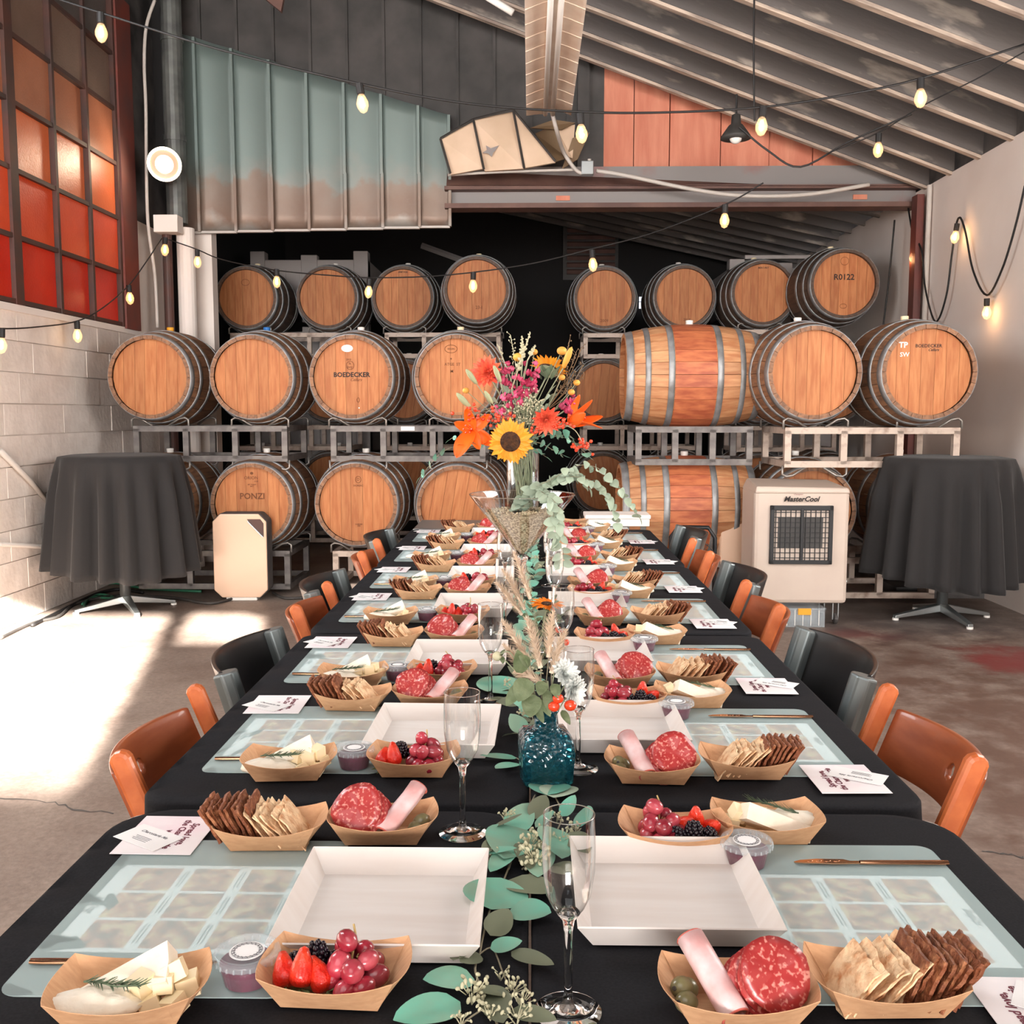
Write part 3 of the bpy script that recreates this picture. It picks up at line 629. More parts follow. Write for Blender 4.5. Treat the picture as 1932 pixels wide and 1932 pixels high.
# small wires on the wall sides
tag(MB().tube(spline([at(x, y, 8.9) for x, y in ((1688, 415), (1680, 500), (1672, 570), (1665, 625))], 5), .008, 5).obj('wall_cable', M['cable'], smooth=True), 'black cable hanging down between the top barrels and the red post', 'cable')
pts = [onx(0, 850, XL + .03), onx(55, 905, XL + .03), onx(112, 972, XL + .03)]
tag(MB().tube(pts, .018, 8).obj('slanted_wall_pipe', M['wcable'], smooth=True), 'white pipe slanting down across the painted block wall', 'pipe')
pts = [onx(0, 1027, XL + .03), onx(112, 1033, XL + .03), onx(200, 1037, XL + .03)]
tag(MB().tube(pts, .014, 8).obj('level_wall_pipe', M['wcable'], smooth=True), 'thin white pipe running level low on the painted block wall', 'pipe')
# second strip lamp end at the upper left of the roof
tag(MB().tube([at(880, -30, 6.4), at(968, 24, 6.4)], .022, 8).obj('bare_lamp_tube', M['white'], smooth=True), 'thin bare white tube under the roof beside the strip lamp', 'lamp')
q = [at(497, -5, 8.0), at(530, 22, 8.0), at(535, -5, 8.0)]
tag(MB().add([(v.x, 8.0, v.z) for v in q] + [(v.x, 8.04, v.z) for v in q], [(0,1,2),(3,5,4),(0,3,4,1),(1,4,5,2),(2,5,3,0)]).obj('board_scrap', M['beam']), 'brown board corner poking down in front of the dark ribbed cladding', 'board')
# pendant shade
pp = at(1388, 262, 7.2); pd = thing('pendant_lamp', 'small black cone shade pendant below the sloping roof', 'lamp', pp)
MB().lathe([(.105, 0), (.10, .02), (.05, .09), (.035, .10), (.03, .16), (.012, .17)], 20).obj('lamp_shade', M['dark'], pd, smooth=True)
MB().ball(.045, T(0, 0, .01), 10, 6).obj('bulb', M['white'], pd, smooth=True)
MB().tube([(0, 0, .16), (0, 0, .30)], .008, 5).obj('cord', M['cable'], pd)
tag(MB().tube(spline([at(1423, -10, 6.2), at(1422, 90, 6.2), at(1423, 207, 6.2), at(1424, 228, 6.2)], 4), .006, 5).obj('drop_cord', M['cable']), 'black cord dropping straight from the roof to the string lights', 'cord')
tag(MB().tube(spline([at(1395, 240, 7.1), at(1450, 285, 7.1), at(1510, 315, 7.1), at(1600, 268, 6.9), at(1720, 215, 6.7)], 5), .007, 5).obj('loose_wire', M['cable']), 'thin loose black wire looping from the cone pendant under the roof', 'wire')

# ---- string lights
sock = MB().lathe([(.012, .0), (.02, .0), (.02, -.05), (.015, -.055)], 10).mesh('socket')
gl = MB().lathe([(.012, -.05), (.02, -.065), (.031, -.095), (.030, -.115), (.018, -.14), (0, -.15)], 14, cap=False).mesh('bulb', True)
fi = MB().lathe([(0, -.065), (.009, -.075), (.011, -.115), (0, -.125)], 8, cap=False).mesh('filament', True)
sock.materials.append(M['cable']); gl.materials.append(M['bulbglass']); fi.materials.append(M['filament'])
def string(label, cordpts, bulbs, r=.006, tilt=0, group='strings of bulbs'):
    t = thing('string_lights', label, 'lights', group=group)
    MB().tube(spline(cordpts, 6), r, 5).obj('cord', M['cable'], t, smooth=True)
    for b in bulbs:
        s_ = 1.0
        b0 = put('bulb', gl, None, t, loc=b, rot=(R.uniform(-.1, .1), R.uniform(-.15, .15), 0)); put('socket', sock, None, b0); put('filament', fi, None, b0)
    return t
YS = 5.3
A = lambda x, y, Y=YS: at(x, y, Y)
cp = [A(90, -8), A(190, 24), A(420, 95), A(678, 158), A(880, 195), A(1094, 211), A(1260, 212), A(1440, 202), A(1600, 178), A(1737, 148), A(1932, 84)]
string('long black string of warm bulbs crossing above under the strip lamp', cp, [A(190, 24), A(678, 158), A(1094, 215), A(1440, 202), A(1737, 148)])
def B(x, y): return at(x, y, 8.4 - (x - 310) / 1130 * 1.9)
cp = [B(318, 452), B(370, 470), B(420, 490), B(520, 510), B(640, 521), B(700, 524), B(800, 522), B(900, 513), B(1010, 496), B(1115, 470), B(1230, 440), B(1368, 386), B(1440, 345)]
string('string of bulbs hanging low across the top row of barrels', cp, [B(372, 471), B(522, 508), B(697, 526), B(893, 514), B(1117, 472), B(1368, 386)], .005)
cp = [at(305, 450, 8.2), at(275, 495, 8.0), at(243, 538, 7.8), at(195, 580, 7.4), at(145, 606, 6.98), at(70, 617, 6.4), at(3, 620, 5.98), at(-60, 612, 5.6)]
string('string of bulbs hanging along the block wall under the window', cp, [at(312, 448, 8.2), at(243, 538, 7.8), at(145, 606, 6.98), at(3, 620, 5.98)], .005)
cp = [A(1932, 98, 6.0), A(1850, 145, 6.1), A(1740, 200, 6.3), A(1658, 250, 6.5), A(1560, 290, 6.6)]
string('thin wire with one bulb under the roof slope above the white wall', cp, [A(1658, 252, 6.5)], .004)
XW = XR - .06
Wl = lambda x, y: onx(x, y, XW)
cp = [Wl(1712, 380), Wl(1722, 440), Wl(1733, 458), Wl(1740, 480), Wl(1746, 545), Wl(1765, 607), Wl(1785, 560), Wl(1796, 480), Wl(1804, 425), Wl(1812, 411), Wl(1822, 440), Wl(1836, 510), Wl(1862, 557), Wl(1890, 510), Wl(1915, 430), Wl(1934, 350)]
string('black cable of orange glowing bulbs swagged on the white wall', cp, [Wl(1727, 462), Wl(1806, 422), Wl(1862, 563)], .008)
for b in (Wl(1724, 490), Wl(1808, 447), Wl(1861, 596)):
    l = bpy.data.lights.new('bulb_glow', 'POINT'); l.energy = .9; l.color = (1, .5, .2); l.shadow_soft_size = .03
    o = bpy.data.objects.new('bulb_glow', l); COL.objects.link(o); o.location = b - Vector((.05, 0, 0))
# ================================================================== BARRELS AND RACKS
RH, RB, BL = .30, .362, .93
def brad(t, r0=RH, r1=RB):            # t 0..1 along the barrel
    u = 2 * t - 1; return r0 + (r1 - r0) * (1 - abs(u) ** 2.1)
NS = 26
def stave_mesh(name, thick=.027):
    m = MB(); n = 10; da = PI / NS * .965; vs = []; fs = []
    for i in range(n + 1):
        t = i / n; r = brad(t)
        for a, rr in ((-da, r), (da, r), (da, r - thick), (-da, r - thick)): vs.append((rr * math.sin(a), t * BL, rr * math.cos(a)))
    for i in range(n):
        for k in range(4): l = (k + 1) % 4; fs.append((i*4+k, i*4+l, i*4+4+l, i*4+4+k))
    fs += [(3, 2, 1, 0), (n*4, n*4+1, n*4+2, n*4+3)]
    m.add(vs, fs); x = m.mesh(name, True); x.set_sharp_from_angle(angle=.6); return x
ST = stave_mesh('stave')
BODY = MB()
def body_mesh():
    m = MB(); n = 12; vs = []; fs = []; K = NS * 2
    for i in range(n + 1):
        t = i / n; r = brad(t)
        for k in range(K): a = 2 * PI * k / K; q = r - (.004 if k % 2 else 0); vs.append((q * math.sin(a), t * BL, q * math.cos(a)))
    for i in range(n):
        for k in range(K): l = (k + 1) % K; fs.append((i*K+k, i*K+l, (i+1)*K+l, (i+1)*K+k))
    m.add(vs, fs)
    for t, s in ((0, 0), (1, 0)):     # chime ring
        o = len(m.v); r = brad(t); 
        for k in range(K): a = 2 * PI * k / K; m.v.append(((r-.027) * math.sin(a), t * BL, (r-.027) * math.cos(a)))
        for k in range(K): a = 2 * PI * k / K; m.v.append(((r-.03) * math.sin(a), t * BL + (.04 if t == 0 else -.04), (r-.03) * math.cos(a)))
        b = 0 if t == 0 else n * K
        for k in range(K):
            l = (k + 1) % K; m.f.append((b+k, b+l, o+l, o+k)); m.mi.append(0); m.f.append((o+k, o+l, o+K+l, o+K+k)); m.mi.append(0)
    return m.mesh('barrel_body')
BD = body_mesh()
def hoop_mesh(t0, t1):
    m = MB(); n = 48; vs = []; fs = []; ts = [t0, (t0+t1)/2, t1]
    for t in ts:
        for k in range(n): a = 2 * PI * k / n; r = brad(t) + .0035; vs.append((r * math.sin(a), t * BL, r * math.cos(a)))
    for i in range(2):
        for k in range(n): l = (k + 1) % n; fs.append((i*n+k, i*n+l, (i+1)*n+l, (i+1)*n+k))
    for b in (0, 2 * n):
        o = len(vs); t = t0 if b == 0 else t1
        for k in range(n): a = 2 * PI * k / n; r = brad(t) - .001; vs.append((r * math.sin(a), t * BL, r * math.cos(a)))
        for k in range(n): l = (k + 1) % n; fs.append((b+k, b+l, o+l, o+k))
    m.add(vs, fs); return m.mesh('hoop', True)
HT = [(0.002, .055), (.135, .175), (.30, .345), (.655, .70), (.825, .865), (.945, .998)]
HM = [hoop_mesh(*t) for t in HT]
HB = []
ws = [.075, .08, .07, .085, .07, .08, .075]; tot = sum(ws); hr = RH - .026; x = -hr
for i, w_ in enumerate(ws):
    wd_ = w_ / tot * 2 * hr; a, b = x, x + wd_; x = b; pts = []
    n = 6
    for k in range(n + 1):
        xx = a + .0008 + (wd_ - .0016) * k / n; pts.append((xx, math.sqrt(max(0, hr * hr - xx * xx))))
    poly = [(p[0], -p[1]) for p in pts] + [(p[0], p[1]) for p in reversed(pts)]
    m = MB(); n2 = len(poly); m.add([(px, 0, pz) for px, pz in poly] + [(px, .02, pz) for px, pz in poly], [tuple(range(n2)), tuple(reversed(range(n2, 2*n2)))] + [(i2, n2+i2, n2+(i2+1) % n2, (i2+1) % n2) for i2 in range(n2)])
    HB.append(m.mesh('head_board'))
BG = MB().lathe([(.024, -.01), (.027, .03), (.024, .034)], 14).mesh('bung', True)
for me_, k in [(BG, None)]: pass
def barrel(label, px, py, Y, z=None, yaw=0.0, near=True, wood=None, bung='white', roll=None, loc=None, group=None, sidew=False, belly=None):
    p = loc or at(px, py, Y)
    if z is not None: p = Vector((p.x, p.y, z))
    t = thing('wine_barrel', label, 'barrel', p, yaw, group)
    rl = R.uniform(-.25, .25) if roll is None else roll
    if near:
        for k in range(NS):
            mt_ = M['sidestave'] if sidew else M['stave']
            if sidew and belly and k in belly: mt_ = M['stain']
            o = bpy.data.objects.new('stave', ST); COL.objects.link(o); o.parent = t; o.rotation_euler = (0, 2 * PI * k / NS, 0)
            if not ST.materials: ST.materials.append(M['stave'])
            o.material_slots[0].link = 'OBJECT'; o.material_slots[0].material = mt_
        MB().lathe([(brad(0) - .028, .0), (brad(0) - .032, .06)], 40, T(rx=-PI/2), cap=False)
    else:
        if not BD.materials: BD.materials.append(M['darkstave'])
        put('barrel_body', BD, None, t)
    for h in HM:
        if not h.materials: h.materials.append(M['hoop'])
        put('hoop', h, None, t)
    for side in ((0,) if not sidew else (0, 1)):
        for h in HB:
            if not h.materials: h.materials.append(M['head'])
            put('head_board', h, None, t, loc=(0, .034 if side == 0 else BL - .055, 0), rot=(0, rl, 0))
    b = put('bung', BG.copy(), M[bung], t, loc=(0, BL / 2, RB - .004))
    return t
def stamp(t, items, y=.0325):          # lettering on a head: (text, size, x, z, material, shear)
    for (s, size, x, z, m, sh) in items:
        o = put('stamp', text_mesh(s, size, sh, .0014 if size > .04 else .0004).copy(), M[m], t, loc=(x, y, z), rot=(PI / 2, 0, 0))
def ring(t, x, z, rx, rz, m='print', fill=False, th=.003, n=20):
    mm = MB(); 
    if fill: mm.add([(rx * math.cos(2*PI*i/n), 0, rz * math.sin(2*PI*i/n)) for i in range(n)] + [(rx * math.cos(2*PI*i/n), .001, rz * math.sin(2*PI*i/n)) for i in range(n)], [tuple(range(n)), tuple(reversed(range(n, 2*n)))])
    else: mm.tube([(rx * math.cos(2*PI*i/n), 0, rz * math.sin(2*PI*i/n)) for i in range(n)], th / 2, 4, closed=True)
    return mm.obj('stamp', M[m], t, loc=(x, .031, z))
G1 = 'oak barrels on the front racks'
# front stacks, window side
ZM, ZL = 1.60, .678
YF_ = 7.2
bar = {}
bar['a'] = barrel('front row barrel nearest the block wall with a yellow bung', 281, 711, YF_, ZM, bung='yellow', group=G1)
bar['b'] = barrel('front row barrel with a blue bung and plain head', 474, 714, YF_, ZM, bung='blue', group=G1, roll=.0)
bar['c'] = barrel('barrel with a white oval sticker and black lettering on its head', 662, 711, YF_, ZM, group=G1, roll=0)
bar['d'] = barrel('barrel with an embossed oval brand, partly behind the flowers', 861, 708, YF_, ZM, bung='cube', group=G1, roll=0)
stamp(bar['c'], [('BOEDECKER', .047, .0, .015, 'blackprint', 0), ('Cellars', .03, .03, -.02, 'print', .4), ('2010', .018, -.02, .125, 'print', 0), ('la\nboy', .026, -.012, .085, 'print', 0)])
ring(bar['c'], -.03, .205, .042, .026, 'white', True); ring(bar['c'], -.01, .083, .028, .03, 'print'); ring(bar['c'], .045, -.165, .010, .016, 'print'); ring(bar['c'], .05, -.222, .005, .005, 'white', True)
ring(bar['d'], -.04, .20, .045, .028, 'print'); stamp(bar['d'], [('SEGUIN', .015, -.04, .20, 'print', 0), ('ATGE  ST', .028, -.03, .09, 'print', 0), ('M', .03, -.035, .04, 'print', 0)]); ring(bar['d'], -.04, .13, .006, .006, 'print', True)
bar['e'] = barrel('lower barrel behind the draped high table by the block wall', 281, 950, YF_, ZL, group=G1)
bar['f'] = barrel('lower barrel stamped with large brown capitals behind the air purifier', 474, 951, YF_, ZL, group=G1, roll=0)
bar['g'] = barrel('lower barrel with a small shield logo at the top of its head', 672, 953, YF_, ZL, group=G1, roll=0)
bar['h'] = barrel('lower barrel with a hairy worn rim behind the table end', 864, 953, YF_, ZL - .015, group=G1)
stamp(bar['f'], [('PONZI', .062, .0, .055, 'print', 0), ('ORION', .032, -.005, .19, 'print', 0), ('CUP', .015, .03, .165, 'print', .3), ('MT TOAST\nM+T', .013, .0, .135, 'print', 0)]); ring(bar['f'], 0, .225, .012, .010, 'print', True)
stamp(bar['g'], [('DOREAC', .018, .012, .135, 'print', 0), ('D', .03, .012, .18, 'print', 0), ('CUISINIER\n2006', .012, .012, -.155, 'print', 0)]); ring(bar['g'], .012, .18, .02, .024, 'print')
# sideways pair
SG = 'barrels lying sideways beside the flowers'
bs = barrel('banded barrel lying sideways on a rack, wine stained around its belly', 0, 0, 0, loc=Vector((1.12 + BL / 2, 7.15, ZM)), yaw=PI / 2, near=True, sidew=True, group=SG)
bs2 = barrel('banded barrel lying sideways under the stained one behind the table', 0, 0, 0, loc=Vector((1.10 + BL / 2, 7.15, ZL)), yaw=PI / 2, near=True, sidew=True, group=SG)
for b_ in (bs, bs2):
    # belly section of darker planks between the two middle hoops
    ms_ = MB(); n = 6; da = PI / NS * .97; vs = []; fs = []
    for i in range(n + 1):
        t_ = .35 + (.65 - .35) * i / n; r = brad(t_) + .0016
        for a, rr in ((-da, r), (da, r), (da, r - .006), (-da, r - .006)): vs.append((rr * math.sin(a), t_ * BL, rr * math.cos(a)))
    for i in range(n):
        for q in range(4): l = (q + 1) % 4; fs.append((i*4+q, i*4+l, i*4+4+l, i*4+4+q))
    fs += [(3, 2, 1, 0), (n*4, n*4+1, n*4+2, n*4+3)]
    ms_.add(vs, fs); me_ = ms_.mesh('stained_stave', True); me_.set_sharp_from_angle(angle=.6); me_.materials.append(M['stain'])
    for q in range(NS):
        put('stained_stave', me_, None, b_, rot=(0, 2 * PI * q / NS, 0))
# front stacks, white wall side
bar['i'] = barrel('front row barrel with a white bung between the sideways barrel and the white wall', 1538, 706, 6.5, ZM - .0, group=G1, roll=0)
bar['j'] = barrel('front row barrel beside the white wall with chalk and a black name on its head', 1754, 704, 6.4, ZM, bung='cube', group=G1, roll=0)
stamp(bar['j'], [('BOEDECKER', .03, .0, .165, 'blackprint', 0), ('Cellars', .024, .03, .14, 'blackprint', .4), ('TP', .05, -.16, .17, 'white', 0), ('SW', .04, -.15, .11, 'white', 0)])
bar['k'] = barrel('lower barrel behind the evaporative cooler with a peaked emblem', 1532, 956, 6.78, ZL, group=G1, roll=0)
stamp(bar['k'], [('AA', .06, .02, .13, 'print', 0), ('OUC', .02, .02, .115, 'print', 0)])
bar['l'] = barrel('lower barrel hidden by the black high table near the white wall', 1740, 956, 7.0, ZL, group=G1)
# upper back row
G2 = 'barrels on the uppermost rack'
tops = [(464, 567, 9.9, 'top row barrel above the yellow-bung one, a small oval stamp', 'cube'), (617, 567, 9.9, 'top row barrel under the pale bin, a dark drip at its foot', 'white'),
        (760, 565, 9.9, 'top row barrel with vertical drip marks and a tiny black label', 'white'), (899, 560, 9.3, 'top row barrel before the dark gap, a bulb hanging in front', 'cube'),
        (1141, 557, 10.0, 'top row barrel just past the dark gap, plain light head', 'white'), (1292, 556, 9.9, 'top row barrel beside the chink of daylight', 'white'),
        (1441, 550, 9.6, 'top row barrel below the slotted bin with a short black mark', 'cube'), (1594, 546, 8.95, 'top row barrel by the white wall stencilled with a code', 'cube')]
tb = []
for i, (x, y, Y, lab, bg) in enumerate(tops):
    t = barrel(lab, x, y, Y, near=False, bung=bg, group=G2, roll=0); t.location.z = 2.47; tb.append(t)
stamp(tb[7], [('R0122', .07, .0, .06, 'blackprint', 0)]); ring(tb[7], 0, .20, .035, .035, 'print'); ring(tb[7], 0, -.19, .03, .02, 'print')
stamp(tb[6], [('MERCUREY', .02, .0, .235, 'blackprint', 0)]); stamp(tb[2], [('ERMITAGE', .02, .0, .245, 'blackprint', 0)])
ring(tb[0], -.01, .15, .04, .03, 'print'); stamp(tb[4], [('2009', .04, .0, -.22, 'print', 0)]); stamp(tb[5], [('2014', .035, .03, -.22, 'print', 0)]); stamp(tb[3], [('23-I', .04, .02, -.16, 'print', 0)])
# back stacks under the upper row, seen through the gaps
G3 = 'barrels in the dim racks behind'
nm = ['behind the block wall corner', 'behind the blue-bung barrel', 'behind the barrel with the sticker', 'behind the bouquet', 'left of the sideways barrels, past the bouquet', 'behind the sideways barrels', 'behind the cooler', 'behind the black high table']
nm[4] = 'between the bouquet and the sideways barrels'
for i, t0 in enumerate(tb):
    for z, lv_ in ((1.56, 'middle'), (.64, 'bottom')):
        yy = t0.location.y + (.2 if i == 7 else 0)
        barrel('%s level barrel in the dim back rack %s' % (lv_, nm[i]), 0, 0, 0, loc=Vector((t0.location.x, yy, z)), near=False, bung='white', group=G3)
# ---- racks
def rack(label, cx, y0, z0, half=.57, h=.30, depth=.62, barrels=(-.35, .35), m='rack', above=True, below=True, rot=0, legs=0.0, group='barrel racks'):
    t = thing('barrel_rack', label, 'rack', (cx, y0, z0), rot, group)
    q = .021
    rail = MB().box(-half, half, -q, q, -q, q).mesh('rail'); post = MB().box(-q, q, -q, q, q, h - q).mesh('upright'); cr = MB().box(-q, q, -.0, depth, -q, q).mesh('cross_bar')
    for me_ in (rail, post, cr): me_.materials.append(M[m])
    for yy in (0, depth):
        put('rail', rail, None, t, loc=(0, yy, q)); put('rail', rail, None, t, loc=(0, yy, h - q))
        for xx in (-half + q, -half * .32, half * .32, half - q): put('upright', post, None, t, loc=(xx, yy, 0))
    for xx in (-half + q, half - q):
        put('cross_bar', cr, None, t, loc=(xx, 0, q)); put('cross_bar', cr, None, t, loc=(xx, 0, h - q))
    def cradle(z, s, b):
        r = .008; w_ = .21
        for sg in (-1, 1):
            pts = [(b + sg * w_, 0, z - s * .01), (b + sg * w_, 0, z + s * .045), (b + sg * (w_ - .025), 0, z + s * .06), (b + sg * (w_ - .07), 0, z + s * .052), (b + sg * .06, 0, z - s * .0)]
            for yy in (-.012, depth + .012): MB().tube([(p[0], p[1] + yy, p[2]) for p in pts], r, 6).obj('cradle_rod', M['rod'], t, smooth=True)
    for b in barrels:
        if above: cradle(h, 1, b)
        if below: cradle(0, -1, b)
    if legs:
        lg = MB().box(-q, q, -q, q, -legs, 0).mesh('leg'); lg.materials.append(M[m])
        for xx in (-half + q, half - q):
            for yy in (0, depth): put('leg', lg, None, t, loc=(xx, yy, 0))
    return t
RY = YF_ + .13
rack('grey rack carrying the barrels with the yellow and blue bungs', -2.36, RY, .985, h=.262, barrels=(-.37, .37))
_r = rack('grey rack carrying the sticker barrel and the embossed barrel', -.90, RY, .985, h=.262, barrels=(-.37, .37))
MB().box(-.05, .05, -.024, -.0215, .228, .258).obj('paper_tag', M['white'], _r)
rack('grey floor rack behind the air purifier and the draped high table', -2.36, RY, .03, h=.29, barrels=(-.37, .37), below=False)
rack('pale floor rack under the shield-logo barrel at the table end', -.90, RY, .03, h=.29, barrels=(-.37, .37), below=False, m='rackl')
rack('light grey rack under the two front barrels by the white wall', 2.24, 6.6, .985, h=.262, barrels=(-.37, .37), m='rackl')
rack('light floor rack behind the cooler and the black high table', 2.30, 7.05, .03, h=.29, barrels=(-.37, .37), m='rackl', below=False)
rack('dark rack between the two sideways barrels', 1.12, 6.87, .985, half=.40, h=.265, depth=.56, barrels=(), m='rack')
rack('dark floor rack under the lower sideways barrel', 1.12, 6.87, .03, half=.40, h=.29, depth=.56, barrels=(), m='rack')
for i, (a, b, mm) in enumerate(((0, 1, 'rackl'), (2, 3, 'rackl'), (4, 5, 'rackl'), (6, 7, 'rackl'))):
    cx = (tb[a].location.x + tb[b].location.x) / 2; hw = (tb[b].location.x - tb[a].location.x) / 2; y_ = max(tb[a].location.y, tb[b].location.y) + .13
    for z, lv_ in ((1.885, 'uppermost'), (.965, 'middle'), (.03, 'floor')):
        rack('%s rusty cream rack of the back stack %s' % (lv_, ['beside the block wall', 'behind the bouquet', 'past the dark gap', 'beside the white wall'][i]), cx, y_, z, half=min(.62, hw + .2), h=.25 if z > .5 else .27, barrels=(-hw, hw), m=mm, below=z > .5)
# ---- picking bins stacked at the very back
def bin_(label, x0, x1, y, z, h=.78, slots=False):
    t = thing('picking_bin', label, 'bin', ((x0+x1)/2, y, z), 0, 'bins stacked behind the barrels'); w2 = (x1 - x0) / 2
    m = MB(); m.box(-w2, w2, 0, .04, .1, h).box(-w2, w2, 1.06, 1.1, .1, h).box(-w2, -w2+.04, 0, 1.1, .1, h).box(w2-.04, w2, 0, 1.1, .1, h).box(-w2, w2, 0, 1.1, .1, .14); m.obj('bin_wall', M['bin'], t, bevel=.01)
    for xx in (-w2, w2 - .16): MB().box(xx, xx + .16, -.02, .14, 0, h + .09).obj('corner_post', M['bin'], t, bevel=.008)
    MB().box(-.09, .09, -.02, .1, 0, h + .05).obj('corner_post', M['bin'], t, bevel=.008)
    for k in range(6): MB().box(-w2 + .2 + k * (2*w2-.4) / 6, -w2 + .24 + k * (2*w2-.4) / 6, -.012, .0, .2, h - .1).obj('rib', M['bin'], t)
    if slots:
        MB().box(-w2 + .16, w2 - .16, -.02, .04, h + .09, h + .13).obj('bar', M['bin'], t, bevel=.005)
    return t
a_, b_ = at(465, 470, 11.0), at(690, 470, 11.0)
for k in range(4): bin_('pale grey picking bin %s, window side stack at the very back' % ['resting on the floor', 'second from the floor', 'third from the floor', 'topmost'][k], a_.x, b_.x, 11.15, .78 * k, .68)
a_, b_ = at(1380, 470, 10.7), at(1614, 470, 10.7)
for k in range(4): bin_('pale grey slotted bin %s, stack beside the white wall' % ['on the floor', 'second from the floor', 'third from the floor', 'topmost'][k], a_.x, min(b_.x, 3.25), 10.8, .75 * k, .65 if k < 3 else .62, k == 3)

# ================================================================== THINGS ALONG THE BACK
# air purifiers
def octo(w_, h, c): return [(-w_, c), (-w_ + c, 0), (w_ - c, 0), (w_, c), (w_, h - c), (w_ - c, h), (-w_ + c, h), (-w_, h - c)]
def purifier(label, p, handle=True, rz=0):
    t = thing('air_purifier', label, 'air purifier', p, rz, None); w_ = .195; h = .61
    m = MB(); m.prism(octo(w_, h, .055), 0, .16, T(rx=PI/2) @ T(z=-.16)); m.obj('casing', M['wallg'] if handle else M['purifier'], t, bevel=.012, loc=(0, 0, .02))
    f = MB(); f.prism(octo(w_ - .004, h - .008, .055), 0, .012, T(rx=PI/2)); f.obj('front_panel', M['purifier'], t, bevel=.008, loc=(0, 0, .024))
    MB().box(-.11, .11, -.0, .14, 0, .024).obj('foot', M['white'], t, bevel=.004)
    if handle:
        m = MB(); m.prism([(.055, .565), (.15, .565), (.172, .535), (.172, .44)], 0, .004, T(rx=PI/2)); m.obj('handle_recess', M['frame'], t, loc=(0, -.0125, .024))
        m = MB(); m.tube([(.06, -.016, .575), (.168, -.016, .46)], .006, 6); m.obj('handle', M['steel'], t)
    else:
        put('logo', text_mesh('CORAL AIR', .022), M['ink'], t, loc=(.02, -.014, .5), rot=(PI/2, 0, 0))
    return t
purifier('white octagonal air purifier with a slanted handle standing before the barrels', at(456, 1130, 7.02).xy.to_3d(), rz=.04)
p = at(1445, 1130, 6.85); purifier('white air purifier half hidden behind the evaporative cooler', Vector((p.x - .13, 6.85, 0)), False)
# evaporative cooler
p = at(1508, 1150, 6.25)
t = thing('evaporative_cooler', 'beige evaporative cooler on castors with a black grille', 'cooler', (p.x, 6.25, 0), -.02); cw = .297
MB().box(-cw, cw, 0, .42, .14, .86).obj('cabinet', M['cooler'], t, bevel=.025)
MB().add([(-cw, -.01, .84), (cw, -.01, .84), (cw, .43, .84), (-cw, .43, .84), (-cw+.01, -.005, .885), (cw-.01, -.005, .875), (cw-.03, .42, .90), (-cw+.03, .42, .91)], [(0,3,2,1),(4,5,6,7),(0,1,5,4),(1,2,6,5),(2,3,7,6),(3,0,4,7)]).obj('lid', M['cooler'], t, bevel=.012)
gf = MB(); gf.box(-.20, .19, -.022, .0, .395, .42).box(-.20, .19, -.022, .0, .735, .765).box(-.20, -.175, -.022, .0, .395, .765).box(.165, .19, -.022, .0, .395, .765).box(-.012, .008, -.024, .0, .41, .75)
g = gf.obj('grille_frame', M['black'], t, bevel=.003)
MB().box(-.18, .17, -.004, -.001, .41, .74).obj('filter_pad', M['wallg'], g)
MB().box(-.178, .168, -.007, -.005, .412, .738).obj('filter_screen', M['cooler'], g)
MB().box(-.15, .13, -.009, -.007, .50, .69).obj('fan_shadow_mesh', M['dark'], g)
vm = MB().box(-.002, .002, -.018, -.010, .41, .74).mesh('grille_bar'); hm = MB().box(-.18, .17, -.019, -.011, -.002, .002).mesh('grille_bar')
for me_ in (vm, hm): me_.materials.append(M['black'])
for k in range(11): put('grille_bar', vm, None, g, loc=(-.165 + .031 * k, 0, 0))
for k in range(10): put('grille_bar', hm, None, g, loc=(0, 0, .435 + .032 * k))
put('logo', text_mesh('MasterCool', .045, .3, .0012), M['blackprint'], t, loc=(-.01, -.0135, .805), rot=(PI/2, 0, 0)); put('logo', text_mesh('Champion', .014, .3), M['ink'], t, loc=(-.03, -.0135, .836), rot=(PI/2, 0, 0))
for xx in (-.24, .24):
    for yy in (.05, .37):
        c = MB().lathe([(.03, -.012), (.035, -.008), (.035, .008), (.03, .012)], 16, T(xx, yy, .037, ry=PI/2)).obj('castor', M['dark'], t)
        MB().box(xx - .02, xx - .014, yy - .006, yy + .006, .03, .14).box(xx + .014, xx + .02, yy - .006, yy + .006, .03, .14).obj('castor_fork', M['steel'], c)
MB().tube([(cw, .2, .25), (cw + .05, .2, .25)], .014, 8).obj('drain_tap', M['steel'], t)
p = at(1514, 1168, 6.2)
t = thing('plastic_tote', 'clear low plastic box tucked beneath the beige cooler', 'box', (p.x, 6.20, 0), 0)
m = MB(); m.box(-.14, .14, 0, .004, 0, .12).box(-.14, .14, .2, .204, 0, .12).box(-.14, -.136, 0, .204, 0, .12).box(.136, .14, 0, .204, 0, .12).box(-.14, .14, 0, .204, 0, .004); m.obj('box_body', M['plastic'], t)
MB().box(-.146, .146, -.006, .21, .112, .122).obj('lid_rim', M['plastic'], t); MB().box(-.03, .05, -.012, .002, .08, .12).obj('latch', M['yellow'], t)
for k in range(5): MB().box(-.10 + .05 * k, -.096 + .05 * k, -.003, 0, .01, .11).obj('rib', M['white'], t)
